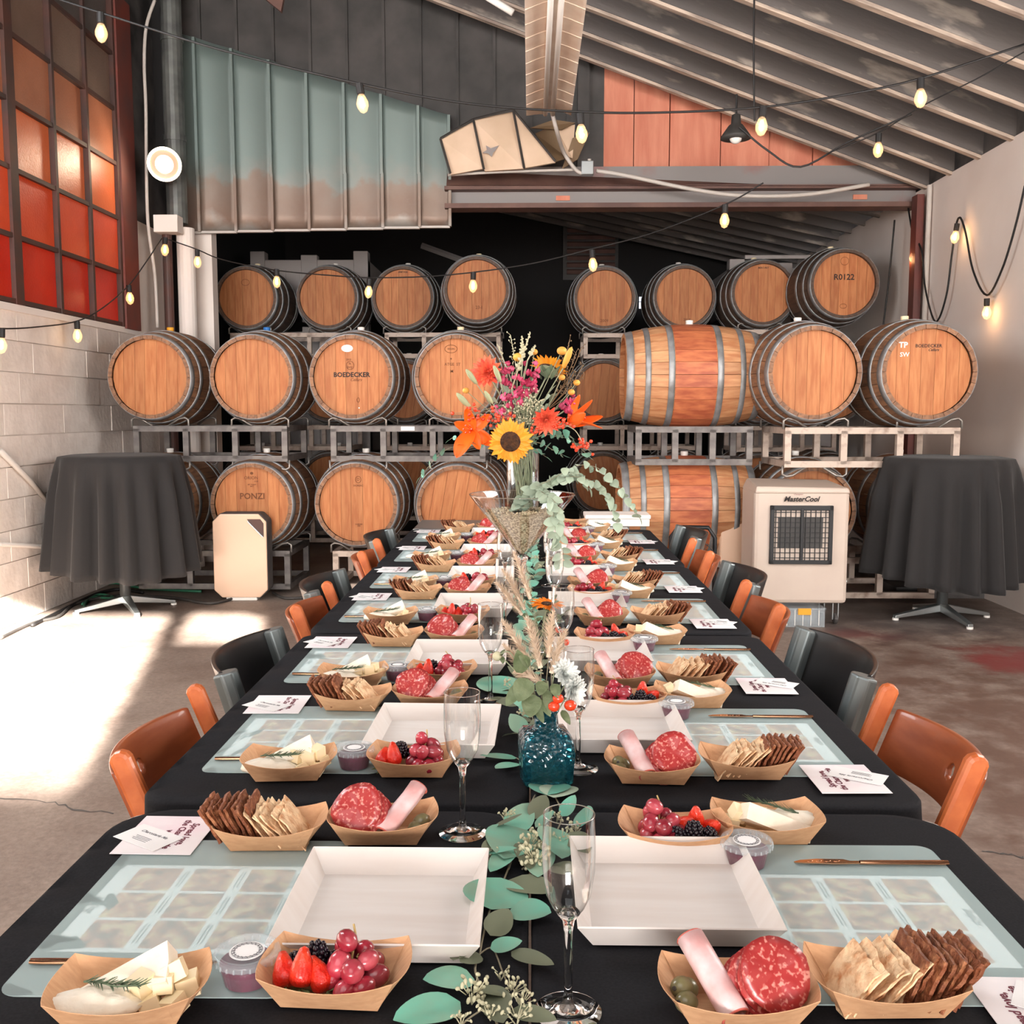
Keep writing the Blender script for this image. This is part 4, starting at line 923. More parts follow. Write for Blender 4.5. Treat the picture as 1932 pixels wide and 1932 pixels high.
# high tables
def hightable(label, clabel, px, py, rz, seed, y=None):
    g = onz(px, py, 0); rr = random.Random(seed)
    t = thing('cocktail_table', label, 'table', (g.x, g.y, 0), rz, 'high tables under black cloths')
    MB().lathe([(.035, .05), (.035, 1.03)], 20).obj('column', M['steel'], t, smooth=True)
    MB().lathe([(0, 1.03), (.38, 1.03), (.385, 1.04), (.38, 1.055), (0, 1.055)], 40, cap=False).obj('table_top', M['black'], t)
    for k in range(4):
        f = MB(); f.add([(.02, -.028, .05), (.02, .028, .05), (.02, .028, .10), (.02, -.028, .10), (.33, -.018, .012), (.33, .018, .012), (.33, .018, .032), (.33, -.018, .032)], [(0,1,2,3),(4,7,6,5),(0,4,5,1),(1,5,6,2),(2,6,7,3),(3,7,4,0)])
        q = f.obj('foot', M['steel'], t, rot=(0, 0, PI / 2 * k + .5), bevel=.004); MB().lathe([(.02, 0), (.02, .014)], 12, T(.32, 0, 0)).obj('foot_pad', M['white'], q)
    n = 132; ph = [rr.uniform(0, 6.28) for _ in range(4)]
    def f(u, v):
        a = 2 * PI * u
        _s = math.sin(17 * a + ph[0] + .8 * math.sin(3 * a + ph[1])); pl_ = math.copysign(abs(_s) ** .7, _s) * .62 + math.sin(7 * a + ph[2]) * .25 + math.sin(23 * a + ph[3]) * .18
        if v < .2: r = .385 * v / .2; z = 1.062
        else:
            d = (v - .2) / .8; r = .386 + .012 * min(1, d * 12) + d * .075 + pl_ * .078 * min(1, d * 3) * (.55 + .45 * d); z = 1.06 - .785 * d - .03 * d * math.sin(2 * a + ph[1])
        return (r * math.cos(a), r * math.sin(a), z)
    m = MB(); m.grid(f, n, 24)
    c = m.obj('draped_tablecloth', M['draped'], None, smooth=True, loc=(g.x, g.y, 0), solid=.003); tag(c, clabel, 'tablecloth', 'cloths on the high tables')
hightable('chrome-footed high table standing by the block wall', 'pleated charcoal cloth draped over the high table by the block wall', 238, 1150, .1, 3)
hightable('chrome-footed high table standing beside the white wall', 'pleated black cloth draped over the high table beside the white wall', 1776, 1167, -.35, 5)
# fan
p = at(1306, 1085, 5.95)
t = thing('drum_fan', 'black floor fan on a tubular stand behind the black chair', 'fan', (p.x, 5.95, 0), -.2)
MB().tube([(-.13, .05, .0), (-.13, 0, .60), (-.09, 0, .66), (.09, 0, .66), (.13, 0, .60), (.13, .05, .0)], .013, 8).obj('stand', M['black'], t, smooth=True)
MB().tube([(-.13, .03, .12), (.13, .03, .12)], .011, 6).obj('stand_bar', M['black'], t)
MB().lathe([(.0, -.05), (.05, -.045), (.06, 0), (.05, .06), (0, .06)], 18, T(0, 0, .60 - .03, rx=PI/2), cap=False).obj('motor', M['black'], t, smooth=True)
c = MB()
for r in (.04, .075, .11, .145): c.tube([(r * math.cos(2*PI*i/24), -.07, .45 + r * math.sin(2*PI*i/24)) for i in range(24)], .0025, 4, closed=True)
for k in range(14): a = 2 * PI * k / 14; c.tube([(.03 * math.cos(a), -.072, .45 + .03 * math.sin(a)), (.15 * math.cos(a), -.05, .45 + .15 * math.sin(a))], .002, 4)
c.obj('fan_guard', M['dark'], t)
bl = MB().grid(lambda u, v: (.02 + .11 * u, -.03 + .03 * v * u, (-.03 + .06 * v) * (.4 + .6 * u)), 3, 3).mesh('fan_blade', True); bl.materials.append(M['black'])
for k in range(4): put('fan_blade', bl, None, t, mtx=T(0, 0, .45) @ T(ry=PI/2*k))
# floor cables by the block wall
for i, (pts, mm, lab) in enumerate((
    ([(60, 1180), (120, 1150), (160, 1130), (190, 1118), (225, 1112), (270, 1118)], 'cable', 'black cable running along the foot of the block wall'),
    ([(155, 1140), (185, 1122), (215, 1128), (190, 1142), (160, 1146), (175, 1128), (240, 1132)], 'gcable', 'green cable coiled on the floor beside the chrome table foot'),
    ([(0, 1204), (60, 1176), (110, 1163), (140, 1140), (200, 1126), (250, 1124), (330, 1128), (400, 1138), (460, 1122)], 'dark', 'long grey lead running from the wall to the air purifier'),
    ([(180, 1108), (215, 1100), (245, 1106), (300, 1112), (380, 1116)], 'gcable', 'second green cable trailing behind the chrome table foot'),
    ([(515, 1118), (535, 1128), (570, 1128), (600, 1126)], 'dark', 'short lead on the floor between purifier and black chair'))):
    g = [onz(x, y, .012) for x, y in pts]; tag(MB().tube(spline(g, 7), .010 if mm != 'cable' else .013, 6).obj('floor_cable', M[mm], smooth=True), lab, 'cable')
# ================================================================== TABLES AND CLOTHS
TZ = .74
TY = [(.27, 1.475), (1.485, 2.685), (2.695, 3.905), (3.915, 5.155)]
ordt = ['first', 'second', 'third', 'last']
def rrect(hx, hy, r, n=6):
    pts = []
    for cx, cy, a0 in ((hx - r, hy - r, 0), (-hx + r, hy - r, PI/2), (-hx + r, -hy + r, PI), (hx - r, -hy + r, 1.5 * PI)):
        for k in range(n + 1): a = a0 + PI / 2 * k / n; pts.append((cx + r * math.cos(a), cy + r * math.sin(a)))
    return pts
def table(cx, y0, y1, side, i):
    cy = (y0 + y1) / 2; hx, hy = .302, (y1 - y0) / 2 - .012
    sd = 'window side' if side < 0 else 'white wall side'
    t = thing('folding_table', 'folding table under the %s black cloth from the front, %s' % (ordt[i], sd), 'table', (cx, cy, 0), 0, 'folding tables under the cloths')
    MB().prism(rrect(hx, hy, .04), TZ - .036, TZ - .006).obj('tabletop', M['white'], t)
    for sx in (-1, 1):
        for sy in (-1, 1): MB().tube([(sx * (hx - .05), sy * (hy - .12), TZ - .04), (sx * (hx - .05), sy * (hy - .10), .0)], .014, 8).obj('leg', M['steel'], t)
    for sy in (-1, 1): MB().tube([(-hx + .05, sy * (hy - .12), .25), (hx - .05, sy * (hy - .12), .25)], .011, 6).obj('leg_brace', M['steel'], t)
    # the cloth: a fine top with ripples, then the drop
    base = rrect(hx + .006, hy + .006, .085 if i in (0,) else .05, 7); pts = []
    for k in range(len(base)):
        a, b = base[k], base[(k + 1) % len(base)]; d = math.hypot(b[0]-a[0], b[1]-a[1]); n = max(1, int(d / .03))
        for q in range(n): pts.append((a[0] + (b[0]-a[0]) * q / n, a[1] + (b[1]-a[1]) * q / n))
    n = len(pts); m = MB(); rings = [(.02, TZ)] + [(s, TZ) for s in (.2, .4, .55, .7, .8, .88, .94, .975, .992)] + [(1, TZ - .004), (1.0, TZ - .03), (1.0, TZ - .12), (1.0, TZ - .24)]
    seed = i * 3.1 + side; vs = []; fs = []
    for j, (s, z) in enumerate(rings):
        for k, (x, y) in enumerate(pts):
            X, Y = x * s, y * s; zz = z
            if side < 0 and s < 1 and s > .5:    # ripples pulled in from the window edge
                wq = max(0, (-X / hx - .55)) / .45
                zz += wq * .0050 * math.sin(48 * (Y + cy) + 3 * math.sin(5 * Y + seed)) * (1 - (s > .99))
            if j >= 10:
                d = (TZ - z) / .24; out = (side * x > hx * .8)
                if out: X += side * (.010 * d + .012 * d * math.sin(26 * y + seed) ); 
                if i == 0 and y < -hy * .9: Y -= .02 * d
            vs.append((X, Y, zz))
    vs.append((0, 0, TZ)); c = len(vs) - 1
    for k in range(n): fs.append((c, k, (k + 1) % n))
    for j in range(len(rings) - 1):
        for k in range(n): l = (k + 1) % n; fs.append((j*n+k, (j+1)*n+k, (j+1)*n+l, j*n+l))
    m.add(vs, fs); o = m.obj('black_tablecloth', M['cloth'], None, smooth=True, loc=(cx, cy, 0))
    tag(o, '%s black tablecloth from the front, %s of the long table' % (ordt[i], sd), 'tablecloth', 'black cloths along the table')
for i, (a, b) in enumerate(TY):
    table(-.3095, a, b, -1, i); table(.3105, a, b, 1, i)
t = thing('side_table', 'low grey-topped table beyond the far end of the black cloths', 'table', (-.05, 5.42, 0))
MB().box(-.57, .57, -.22, .22, .71, .735).obj('tabletop', M['steel'], t, bevel=.004)
for sx in (-1, 1):
    for sy in (-1, 1): MB().tube([(sx * .5, sy * .18, .71), (sx * .5, sy * .18, 0)], .014, 8).obj('leg', M['steel'], t)
bx = thing('supply_box', 'long white lidded box lying beyond the far end of the table', 'box', (.47, 5.42, .736), 0)
MB().box(-.17, .17, -.1, .1, 0, .05).obj('box_body', M['white'], bx, bevel=.004); MB().box(-.176, .176, -.105, .105, .04, .062).obj('lid', M['wallw'], bx, bevel=.004)
for sx in (-1, 1): MB().box(.47 + sx*.0 - .17, .47 + .17, 5.3, 5.54, .71, .735)

# ------------------------------------------------------------------ chairs
def panel_mesh(w_, z0, z1, bow, thick, hole=(0, .5), wrap=0.0, tilt=.0, hr=(.5, .5)):
    m = MB(); nu, nv = 28, 8; hw = w_ / 2; HU, HV = nu // 2 - 2, nv // 2 - 1
    cu, cv = .5, hole[1]
    def f(u, v):
        s = (u - .5) * 2; y = s * hw; x = -bow * (1 - abs(s) ** 2) + (wrap * max(0, abs(s) - .86) / .14 if wrap else 0)
        z = z0 + (z1 - z0) * v; return (x - tilt * (z - z0), y, z)
    for side, off in ((0, 0), (1, thick)):
        vs = []
        for j in range(nv + 1):
            for i in range(nu + 1):
                u, v = i / nu, j / nv
                # round off the hole
                du, dv = (i - nu / 2), (j - nv * cv)
                if abs(du) <= 1.01 and abs(dv) <= 1.01 and (abs(du) > .5 or abs(dv) > .5):
                    l = math.hypot(du, dv); u = .5 + du / l / nu * hr[0] * 2; v = cv + dv / l / nv * hr[1] * 2
                p = f(u, v); vs.append((p[0] - off, p[1], p[2]))
        m.v += vs
    N_ = (nu + 1) * (nv + 1); hj = int(nv * cv); hs = {(nu//2 - 1, hj - 1), (nu//2, hj - 1), (nu//2 - 1, hj), (nu//2, hj)}
    idx = lambda i, j, s: s * N_ + j * (nu + 1) + i
    for j in range(nv):
        for i in range(nu):
            if (i, j) in hs: continue
            m.f.append((idx(i,j,0), idx(i+1,j,0), idx(i+1,j+1,0), idx(i,j+1,0))); m.f.append((idx(i,j,1), idx(i,j+1,1), idx(i+1,j+1,1), idx(i+1,j,1))); m.mi += [0, 0]
    def wall(loop):
        for a, b in zip(loop, loop[1:] + loop[:1]): m.f.append((idx(*a,0), idx(*b,0), idx(*b,1), idx(*a,1))); m.mi.append(0)
    wall([(i, 0) for i in range(nu)] + [(nu, j) for j in range(nv)] + [(i, nv) for i in range(nu, 0, -1)] + [(0, j) for j in range(nv, 0, -1)])
    a, b = nu//2 - 1, hj - 1; wall([(a, b), (a+1, b), (a+2, b), (a+2, b+1), (a+2, b+2), (a+1, b+2), (a, b+2), (a, b+1)])
    return m.mesh('backrest', True)
def slat_post(pts, w_, th):             # flat rounded timber in the x z plane, thickness along y
    m = MB(); m.prism(pts, -th / 2, th / 2, T(rx=PI/2)); return m
def wood_chair():
    t = thing('plywood_chair', 'x', 'chair')
    put('backrest', panel_mesh(.40, .615, .735, .055, .012, tilt=.38), M['woodp'], t, loc=(-.155, 0, 0), bevel=.003)
    for s in (-1, 1):
        # side timber: rounded head, leaning outward, running on down as the rear leg
        def L_(z): return -.13 - .38 * (z - .62) if z > .4 else -.045 - .22 * (.4 - z) - 0
        pts = []
        for z in (.765, .60, .45, .2, .0): pts.append((L_(z) + .019, z))
        head = [(L_(.765) - .002 + .020 * math.cos(a), .765 + .020 * math.sin(a)) for a in (.5, 1.0, 1.57, 2.1, 2.7)]
        poly = head + [(L_(z) - .022, z) for z in (.765, .60, .45, .2, .0)] + [(p[0], p[1]) for p in reversed(pts)]
        o = slat_post(poly, .05, .026).obj('side_post', M['woodo'], t, loc=(0, s * .213, 0), bevel=.008)
        o = slat_post([(-.10, .42), (-.05, .43), (.25, .0), (.21, .0)], .04, .022).obj('leg', M['woodo'], t, loc=(0, s * .19, 0), bevel=.004)
    MB().box(-.13, .24, -.18, .18, .43, .45).obj('seat', M['woodp'], t, bevel=.02)
    MB().box(.16, .18, -.18, .18, .10, .13).obj('stretcher', M['woodo'], t)
    return t
def black_chair():
    t = thing('black_plywood_chair', 'x', 'chair')
    put('backrest', panel_mesh(.50, .54, .775, .075, .012, tilt=.28), M['bchair'], t, loc=(-.15, 0, 0), bevel=.003)
    for s in (-1, 1):
        m = MB(); n = 9
        pr = [(.032 * math.cos(PI * (k / (n - 1)) - PI/2) * 1, .036 * math.sin(PI * (k / (n - 1)) - PI/2)) for k in range(n)]
        m.prism([(.01, -.034), (.034, -.024), (.042, 0), (.034, .024), (.01, .034), (-.012, .028), (-.014, -.028)], 0, .27)
        o = m.obj('side_cap', M['steeld'], t, bevel=.005); o.location = (-.150, s * .247, .512); o.rotation_euler = (0, -.27, 0)
        MB().tube([(-.12, s * .24, .52), (-.02, s * .225, .40), (-.06, s * .225, .0)], .013, 8).obj('leg', M['steeld'], t, smooth=True)
        MB().tube([(-.02, s * .21, .43), (.22, s * .21, .0)], .013, 8).obj('leg', M['steeld'], t)
    MB().box(-.10, .24, -.19, .19, .43, .45).obj('seat', M['bchair'], t, bevel=.02)
    return t
wc, bc = wood_chair(), black_chair(); freeze(wc); freeze(bc)
chairs = [(-1, 'w', 1.90, .565), (-1, 'b', 2.64, .575), (-1, 'w', 3.22, .56), (-1, 'b', 3.74, .60), (-1, 'w', 4.42, .565), (-1, 'b', 5.18, .60),
          (1, 'w', 1.83, .585), (1, 'b', 2.46, .575), (1, 'w', 3.12, .575), (1, 'b', 3.68, .60), (1, 'w', 4.25, .575), (1, 'b', 4.95, .61)]
cn = {}
for s, k, y, x in chairs:
    i = cn.get((s, k), 0); cn[(s, k)] = i + 1
    sd = 'window side' if s < 0 else 'white wall side'
    lab = ('%s %s chair from the front on the %s of the table' % (ordinal(i), 'orange-brown wooden' if k == 'w' else 'black plywood', sd))
    pr = wc if k == 'w' else bc
    mt = T(s * (x - .03), y, 0, rz=(0 if s < 0 else PI) + R.uniform(-.03, .03), s=(1, 1, (.965 if k == 'w' else .915) if s < 0 else (1.0 if k == 'w' else .975)))
    if (s, k) == (-1, 'w') and i == 0: c = wc; c.matrix_world = mt; c['label'] = lab
    elif (s, k) == (-1, 'b') and i == 0: c = bc; c.matrix_world = mt; c['label'] = lab
    else: c = dup(pr, mt, lab)
    c['group'] = 'wooden chairs at the table' if k == 'w' else 'black chairs at the table'

# ================================================================== PLACE SETTINGS
def me_(mb, m, smooth=False):
    x = mb.mesh('m', smooth)
    for q in (m if isinstance(m, (list, tuple)) else [m]): x.materials.append(q)
    return x
# kraft boat: folded board with high corners and dipping long edges
def boat_mesh():
    m = MB(); n = 10; bx, by, tx, ty, h = .050, .030, .069, .047, .039
    def edge(a, b, ta, tb, dip, inw):
        # wall between bottom edge a-b and top corners ta-tb
        def f(u, v):
            bx_ = Vector(a).lerp(Vector(b), u); tp = Vector(ta).lerp(Vector(tb), u); k = 4 * u * (1 - u); tp.z -= dip * k
            mid = Vector(((ta[0]+tb[0])/2, (ta[1]+tb[1])/2, 0)); 
            if inw: tp += mid.normalized() * (inw * k)
            return tuple(bx_.lerp(tp, v))
        m.grid(f, n, 4)
    B_ = [(-bx, -by, 0), (bx, -by, 0), (bx, by, 0), (-bx, by, 0)]; T_ = [(-tx, -ty, h), (tx, -ty, h), (tx, ty, h), (-tx, ty, h)]
    edge(B_[0], B_[1], T_[0], T_[1], .011, .004); edge(B_[1], B_[2], T_[1], T_[2], .004, .010); edge(B_[2], B_[3], T_[2], T_[3], .011, .004); edge(B_[3], B_[0], T_[3], T_[0], .004, .010)
    m.add(B_, [(0, 1, 2, 3)])
    # the folded gusset on one corner
    m.add([(tx - .001, -ty + .002, h), (tx - .022, -ty - .001, h - .006), (bx, -by - .001, .006)], [(0, 1, 2)])
    bm = bmesh.new(); x = m.mesh('boat', False, False); bm.from_mesh(x); bmesh.ops.remove_doubles(bm, verts=bm.verts, dist=.0002); bmesh.ops.recalc_face_normals(bm, faces=bm.faces)
    bmesh.ops.solidify(bm, geom=bm.faces[:], thickness=.0008); bm.to_mesh(x); bm.free(); x.materials.append(M['kraft']); return x
BOAT = boat_mesh()
def tray_mesh():
    m = MB(); X, Y, x, y, h = .1165, .121, .098, .102, .030
    m.add([(-x,-y,0),(x,-y,0),(x,y,0),(-x,y,0),(-X,-Y,h),(X,-Y,h),(X,Y,h),(-X,Y,h)], [(0,1,2,3),(0,4,5,1),(1,5,6,2),(2,6,7,3),(3,7,4,0)])
    x_ = m.mesh('tray', False, False); bm = bmesh.new(); bm.from_mesh(x_); bmesh.ops.recalc_face_normals(bm, faces=bm.faces); bmesh.ops.solidify(bm, geom=bm.faces[:], thickness=.0018); bm.to_mesh(x_); bm.free(); x_.materials.append(M['traym']); return x_
TRAY = tray_mesh()
MAT = me_(MB().prism(rrect(.1525, .189, .02), 0, .0016), M['mat'])
SHEET = me_(MB().box(-.130, .130, -.108, .108, 0, .0004), M['sheet'])
def wavy(w_, h_, th, seed, amp, rough, m):
    rr = random.Random(seed); ph = [rr.uniform(0, 6) for _ in range(6)]; b = MB(); nx, nz = 9, 8
    def z(u, v): return amp * (math.sin(7 * u + ph[0]) * .5 + math.sin(5 * v + ph[1]) * .5) + rough * rr.uniform(-1, 1)
    ed = [rr.uniform(-1, 1) for _ in range(40)]
    for s in (0, 1):
        rr = random.Random(seed)
        for j in range(nz + 1):
            for i in range(nx + 1):
                u, v = i / nx, j / nz; q = ed[(i * 3 + j * 5) % 40] * .0012
                x = (u - .5) * w_ + (q if i in (0, nx) else 0); y = v * h_ + (q if j in (0, nz) else 0)
                b.v.append((x, z(u, v) + (th if s else 0), y))
    N_ = (nx + 1) * (nz + 1); ix = lambda i, j, s: s * N_ + j * (nx + 1) + i
    for j in range(nz):
        for i in range(nx):
            b.f.append((ix(i,j,0), ix(i+1,j,0), ix(i+1,j+1,0), ix(i,j+1,0))); b.f.append((ix(i,j,1), ix(i,j+1,1), ix(i+1,j+1,1), ix(i+1,j,1)))
    lp = [(i, 0) for i in range(nx)] + [(nx, j) for j in range(nz)] + [(i, nz) for i in range(nx, 0, -1)] + [(0, j) for j in range(nz, 0, -1)]
    for a, c in zip(lp, lp[1:] + lp[:1]): b.f.append((ix(*a,0), ix(*c,0), ix(*c,1), ix(*a,1)))
    b.mi = [0] * len(b.f); return me_(b, m)
CRB = [wavy(.056, .048, .0034, 10 + i, .0012, .0006, M['seedcracker']) for i in range(4)]
CRL = [wavy(.058, .050, .0016, 30 + i, .0020, .0004, M['cracker']) for i in range(4)]
def disc(seed, r, m):
    rr = random.Random(seed); b = MB(); n = 22; ph = rr.uniform(0, 6)
    vs = [(0, 0, 0)]; 
    for ring in (.35, .7, 1):
        for k in range(n): a = 2 * PI * k / n; q = ring * r * (1 + .03 * math.sin(3 * a + ph)); vs.append((q * math.cos(a), q * math.sin(a), .0035 * ring * math.sin(2 * a + ph) + .002 * ring * math.sin(5 * a)))
    fs = [(0, 1 + k, 1 + (k + 1) % n) for k in range(n)]
    for j in range(2):
        for k in range(n): l = (k + 1) % n; fs.append((1+j*n+k, 1+j*n+l, 1+(j+1)*n+l, 1+(j+1)*n+k))
    b.add(vs, fs); x = b.mesh('s', True, True); bm = bmesh.new(); bm.from_mesh(x); bmesh.ops.solidify(bm, geom=bm.faces[:], thickness=.0012); bm.to_mesh(x); bm.free(); x.materials.append(m); return x
SAL = [disc(i, .034, M['salami']) for i in range(4)]
def roll_mesh(L_=.075, r=.0125):
    b = MB(); n = 34; vs = []; fs = []
    for j, y in enumerate((-L_/2, -L_/4, 0, L_/4, L_/2)):
        for k in range(n): a = 4 * PI * k / (n - 1); rr = r * (1 - .35 * k / n) * (1 + .04 * math.sin(3 * j + a)); vs.append((rr * math.cos(a), y, rr * .85 * math.sin(a)))
    for j in range(4):
        for k in range(n - 1): fs.append((j*n+k, j*n+k+1, (j+1)*n+k+1, (j+1)*n+k))
    b.add(vs, fs); x = b.mesh('ham', True, False); bm = bmesh.new(); bm.from_mesh(x); bmesh.ops.solidify(bm, geom=bm.faces[:], thickness=.0011); bm.to_mesh(x); bm.free(); x.materials.append(M['ham']); return x
HAM = roll_mesh()
HAMRIM = me_(MB().tube([(.0118 * math.cos(2*PI*k/16), -.0378, .0102 * math.sin(2*PI*k/16)) for k in range(16)], .0014, 5, closed=True), M['hamin'], True)
OLV = me_(MB().ball(.0095, None, 12, 8, sz=1.15), M['olive'], True); PIM = me_(MB().lathe([(.0022, .0), (.0018, .0012)], 8), M['dark'])
def wedge():
    b = MB(); b.prism([(-.045, -.004), (.045, -.020), (.047, 0), (.045, .020), (-.045, .004)], 0, .020); x = b.mesh('w'); x.materials.append(M['brie']); return x
WDG = wedge(); CUB = me_(MB().box(-.0085, .0085, -.0085, .0085, 0, .0155), M['cube'])
def blob(seed):
    rr = random.Random(seed); b = MB(); b.ball(.022, T(0, 0, .009), 16, 8, sx=1.9, sy=.8, sz=.5)
    b.v = [(x * (1 + rr.uniform(-.05, .05)), y * (1 + rr.uniform(-.08, .08)), z * (1 + rr.uniform(-.15, .15))) for x, y, z in b.v]; return me_(b, M['brie'], True)
BLOB = blob(4)
def rosemary():
    b = MB(); rr = random.Random(2); pts = [(-.03 + .06 * k / 8, .002 * math.sin(k), .001 * k) for k in range(9)]; b.tube(pts, .0009, 4)
    for k in range(52):
        t = k / 52; p = Vector(pts[0]).lerp(Vector(pts[-1]), t); a = rr.uniform(0, 2 * PI); l = rr.uniform(.008, .014)
        d = Vector((.8, math.cos(a) * .7, abs(math.sin(a)) * .6)).normalized(); q = p + d * l; s = d.orthogonal().normalized() * .0009
        b.add([p - s, p + s, q + s * .3, q - s * .3], [(0, 1, 2, 3)]); s2 = d.cross(s).normalized() * .0007; b.add([p - s2, p + s2, q], [(0, 1, 2)])
    return me_(b, M['rosemary'])
ROS = rosemary()
def blackberry():
    b = MB(); rr = random.Random(1)
    for j in range(6):
        z = -.010 + .004 * j; r = .0092 * math.sqrt(max(.05, 1 - (z / .0135) ** 2)); n = max(4, int(r / .0092 * 10))
        for k in range(n): a = 2 * PI * (k + .5 * (j % 2)) / n; b.ball(.0031, T(r * math.cos(a), r * math.sin(a), z), 6, 4)
    b.ball(.0032, T(0, 0, .012), 6, 4); b.ball(.0085, None, 8, 6, sz=1.3); return me_(b, M['blackberry'], True)
BLK = blackberry()
STR = me_(MB().lathe([(0, -.024), (.004, -.022), (.0085, -.012), (.0115, -.002), (.0118, .005), (.009, .010), (.004, .0115), (0, .012)], 16, cap=False), M['strawberry'], True)
def calyx():
    b = MB()
    for k in range(7): a = 2 * PI * k / 7; b.add([(.002 * math.cos(a + 1.4), .002 * math.sin(a + 1.4), .013), (.009 * math.cos(a), .009 * math.sin(a), .014), (.015 * math.cos(a + .1), .015 * math.sin(a + .1), .0175), (.008 * math.cos(a + .5), .008 * math.sin(a + .5), .015)], [(0, 1, 2, 3)])
    b.tube([(0, 0, .012), (.001, 0, .019)], .001, 5); return me_(b, M['calyx'])
CLX = calyx()
GRP = me_(MB().ball(.0105, None, 12, 8, sz=1.3), M['grape'], True)
def grape_bunch(name, label, p, n, rz, seed, group):
    rr = random.Random(seed); t = thing(name, label, 'grapes', p, rz, group)
    spots = []
    for lay, (cnt, z, rad) in enumerate(((7, .012, .0205), (5, .028, .015), (2, .042, .008))):
        for k in range(cnt):
            if len(spots) >= n: break
            a = 2 * PI * k / cnt + lay * .5; spots.append((rad * 1.25 * math.cos(a), rad * math.sin(a) * .95, z + rr.uniform(-.002, .003)))
    m = MB(); st = [(-.01, 0, .012), (0, .002, .03), (.008, -.002, .046), (.016, .0, .054)]; m.tube(st, .0011, 4)
    for s in spots: m.tube([(s[0] * .2, s[1] * .2, s[2]), (s[0] * .8, s[1] * .8, s[2] + .004)], .0007, 4)
    m.obj('stalk', M['grapestem'], t)
    for s in spots: put('grape', GRP, None, t, loc=s, rot=(rr.uniform(0, 3), rr.uniform(0, 3), rr.uniform(0, 3)), scale=rr.uniform(.88, 1.1))
    return t
# cup
def cup(mtx, label, group):
    t = thing('jam_cup', label, 'cup', group=group, mtx=mtx)
    for nm, me in CUPP: put(nm, me, None, t)
    return t
CUPP = [('cup_body', me_(MB().lathe([(.024, 0), (.030, .030), (.0305, .030), (.0245, -.0004)], 28, cap=True), M['cupbody'], True)),
        ('jam', me_(MB().lathe([(.0238, .0012), (.0288, .023)], 28), M['jam'], False)),
        ('lid', me_(MB().lathe([(.0345, .027), (.0352, .031), (.034, .035), (.029, .0355), (.028, .033), (0, .033)], 36, cap=False), M['lidp'], True)),
        ('round_label', me_(MB().lathe([(.0185, .0332), (.0185, .0338)], 28), M['paperw']))]
_rr = MB()
for r in (.016, .0135): _rr.tube([(r * math.cos(2*PI*i/24), r * math.sin(2*PI*i/24), .0342) for i in range(24)], .0003, 4, closed=True)
for k in range(18): a = 2 * PI * k / 18; _rr.tube([(.0122 * math.cos(a), .0122 * math.sin(a), .0342), (.0158 * math.cos(a + .16), .0158 * math.sin(a + .16), .0342)], .0004, 4)
CUPP.append(('label_wreath', me_(_rr, M['inkg'])))
_cm = text_mesh('C.M', .010, .0, .0002, depth=.0001).copy(); _cm.materials.append(M['blackprint'])
_lid = MB()
for k in range(26): a = 2 * PI * k / 26; _lid.box(.0338, .0352, -.0008, .0008, .0265, .031, T(rz=a))
CUPP.append(('lid_ribs', me_(_lid, M['lidp'])))
# knife
def knife_meshes():
    h = MB(); h.grid(lambda u, v: ((u - 1) * .118, (.0052 - .0012 * u + (0 if 0 < u < 1 else -.001)) * math.cos(2 * PI * v), .0028 * math.sin(2 * PI * v) + .0028), 8, 12)
    b = MB(); poly = [(0, -.0035), (.012, -.0035), (.02, -.0085), (.055, -.0095), (.078, -.006), (.088, -.001), (.086, .0015), (.03, .0045), (.012, .0035), (0, .0035)]; b.prism(poly, .002, .0034)
    g = MB()
    for k in range(4): g.ball(.004, T(.03 + .012 * k, -.0025, .0034, rz=.3), 8, 4, sx=1.3, sy=.5, sz=.12)
    return me_(h, M['gold'], True), me_(b, M['gold']), me_(g, M['gold'], True)
KH, KB, KG = knife_meshes()
# cards
BIGC = me_(MB().box(-.056, .056, -.064, .064, 0, .0006), M['paper']); SMC = me_(MB().box(-.044, .044, -.026, .026, 0, .0005), M['paperw'])
_c1 = text_mesh('Spread love,\nthe Charcuterie\nway.', .0150, .15, .0004, depth=.0001).copy(); _c1.materials.append(M['ink'])
_c2 = text_mesh('Charcuterie Me', .0085, .35, .0001, depth=.0001).copy(); _c2.materials.append(M['inkg'])
_lines = MB()
for k in range(4): _lines.box(-.020 + .003 * (k % 2), .012, -.004 - .0034 * k - .0004, -.004 - .0034 * k + .0004, 0, .0002)
_lin = me_(_lines, M['inkg'])
# flute
_c3 = text_mesh('Charcuterie\nMe', .011, .3, .0001, depth=.00005).copy(); _c3.materials.append(M['inkg'])
_c4 = text_mesh('styling', .016, .4, .0002, depth=.00005).copy(); _c4.materials.append(M['inkg'])
_sl = MB()
for cx_ in (-.0375, .0375, .1085):
    for cy_ in (-.068, 0, .068):
        for q_ in (-.002, .002): _sl.box(cx_ + q_ - .0006, cx_ + q_ + .0006, cy_ - .024 + abs(q_) * 2, cy_ + .022, 0, .0002)
SHL = me_(_sl, M['inkg'])
FL = me_(MB().lathe([(.0, .0), (.034, .0), (.0342, .0012), (.020, .0038), (.006, .010), (.0042, .022), (.0042, .085), (.0062, .098), (.012, .1055), (.010, .108), (.0, .107)], 40, cap=False), M['glass'], True)
FB = me_(MB().lathe([(.0115, .1055), (.0165, .112), (.0225, .125), (.0262, .150), (.0268, .175), (.0255, .208)], 44, cap=False), M['thin'], True)
FR = me_(MB().tube([(.0255 * math.cos(2*PI*i/44), .0255 * math.sin(2*PI*i/44), .208) for i in range(44)], .0006, 6, closed=True), M['glass'], True)
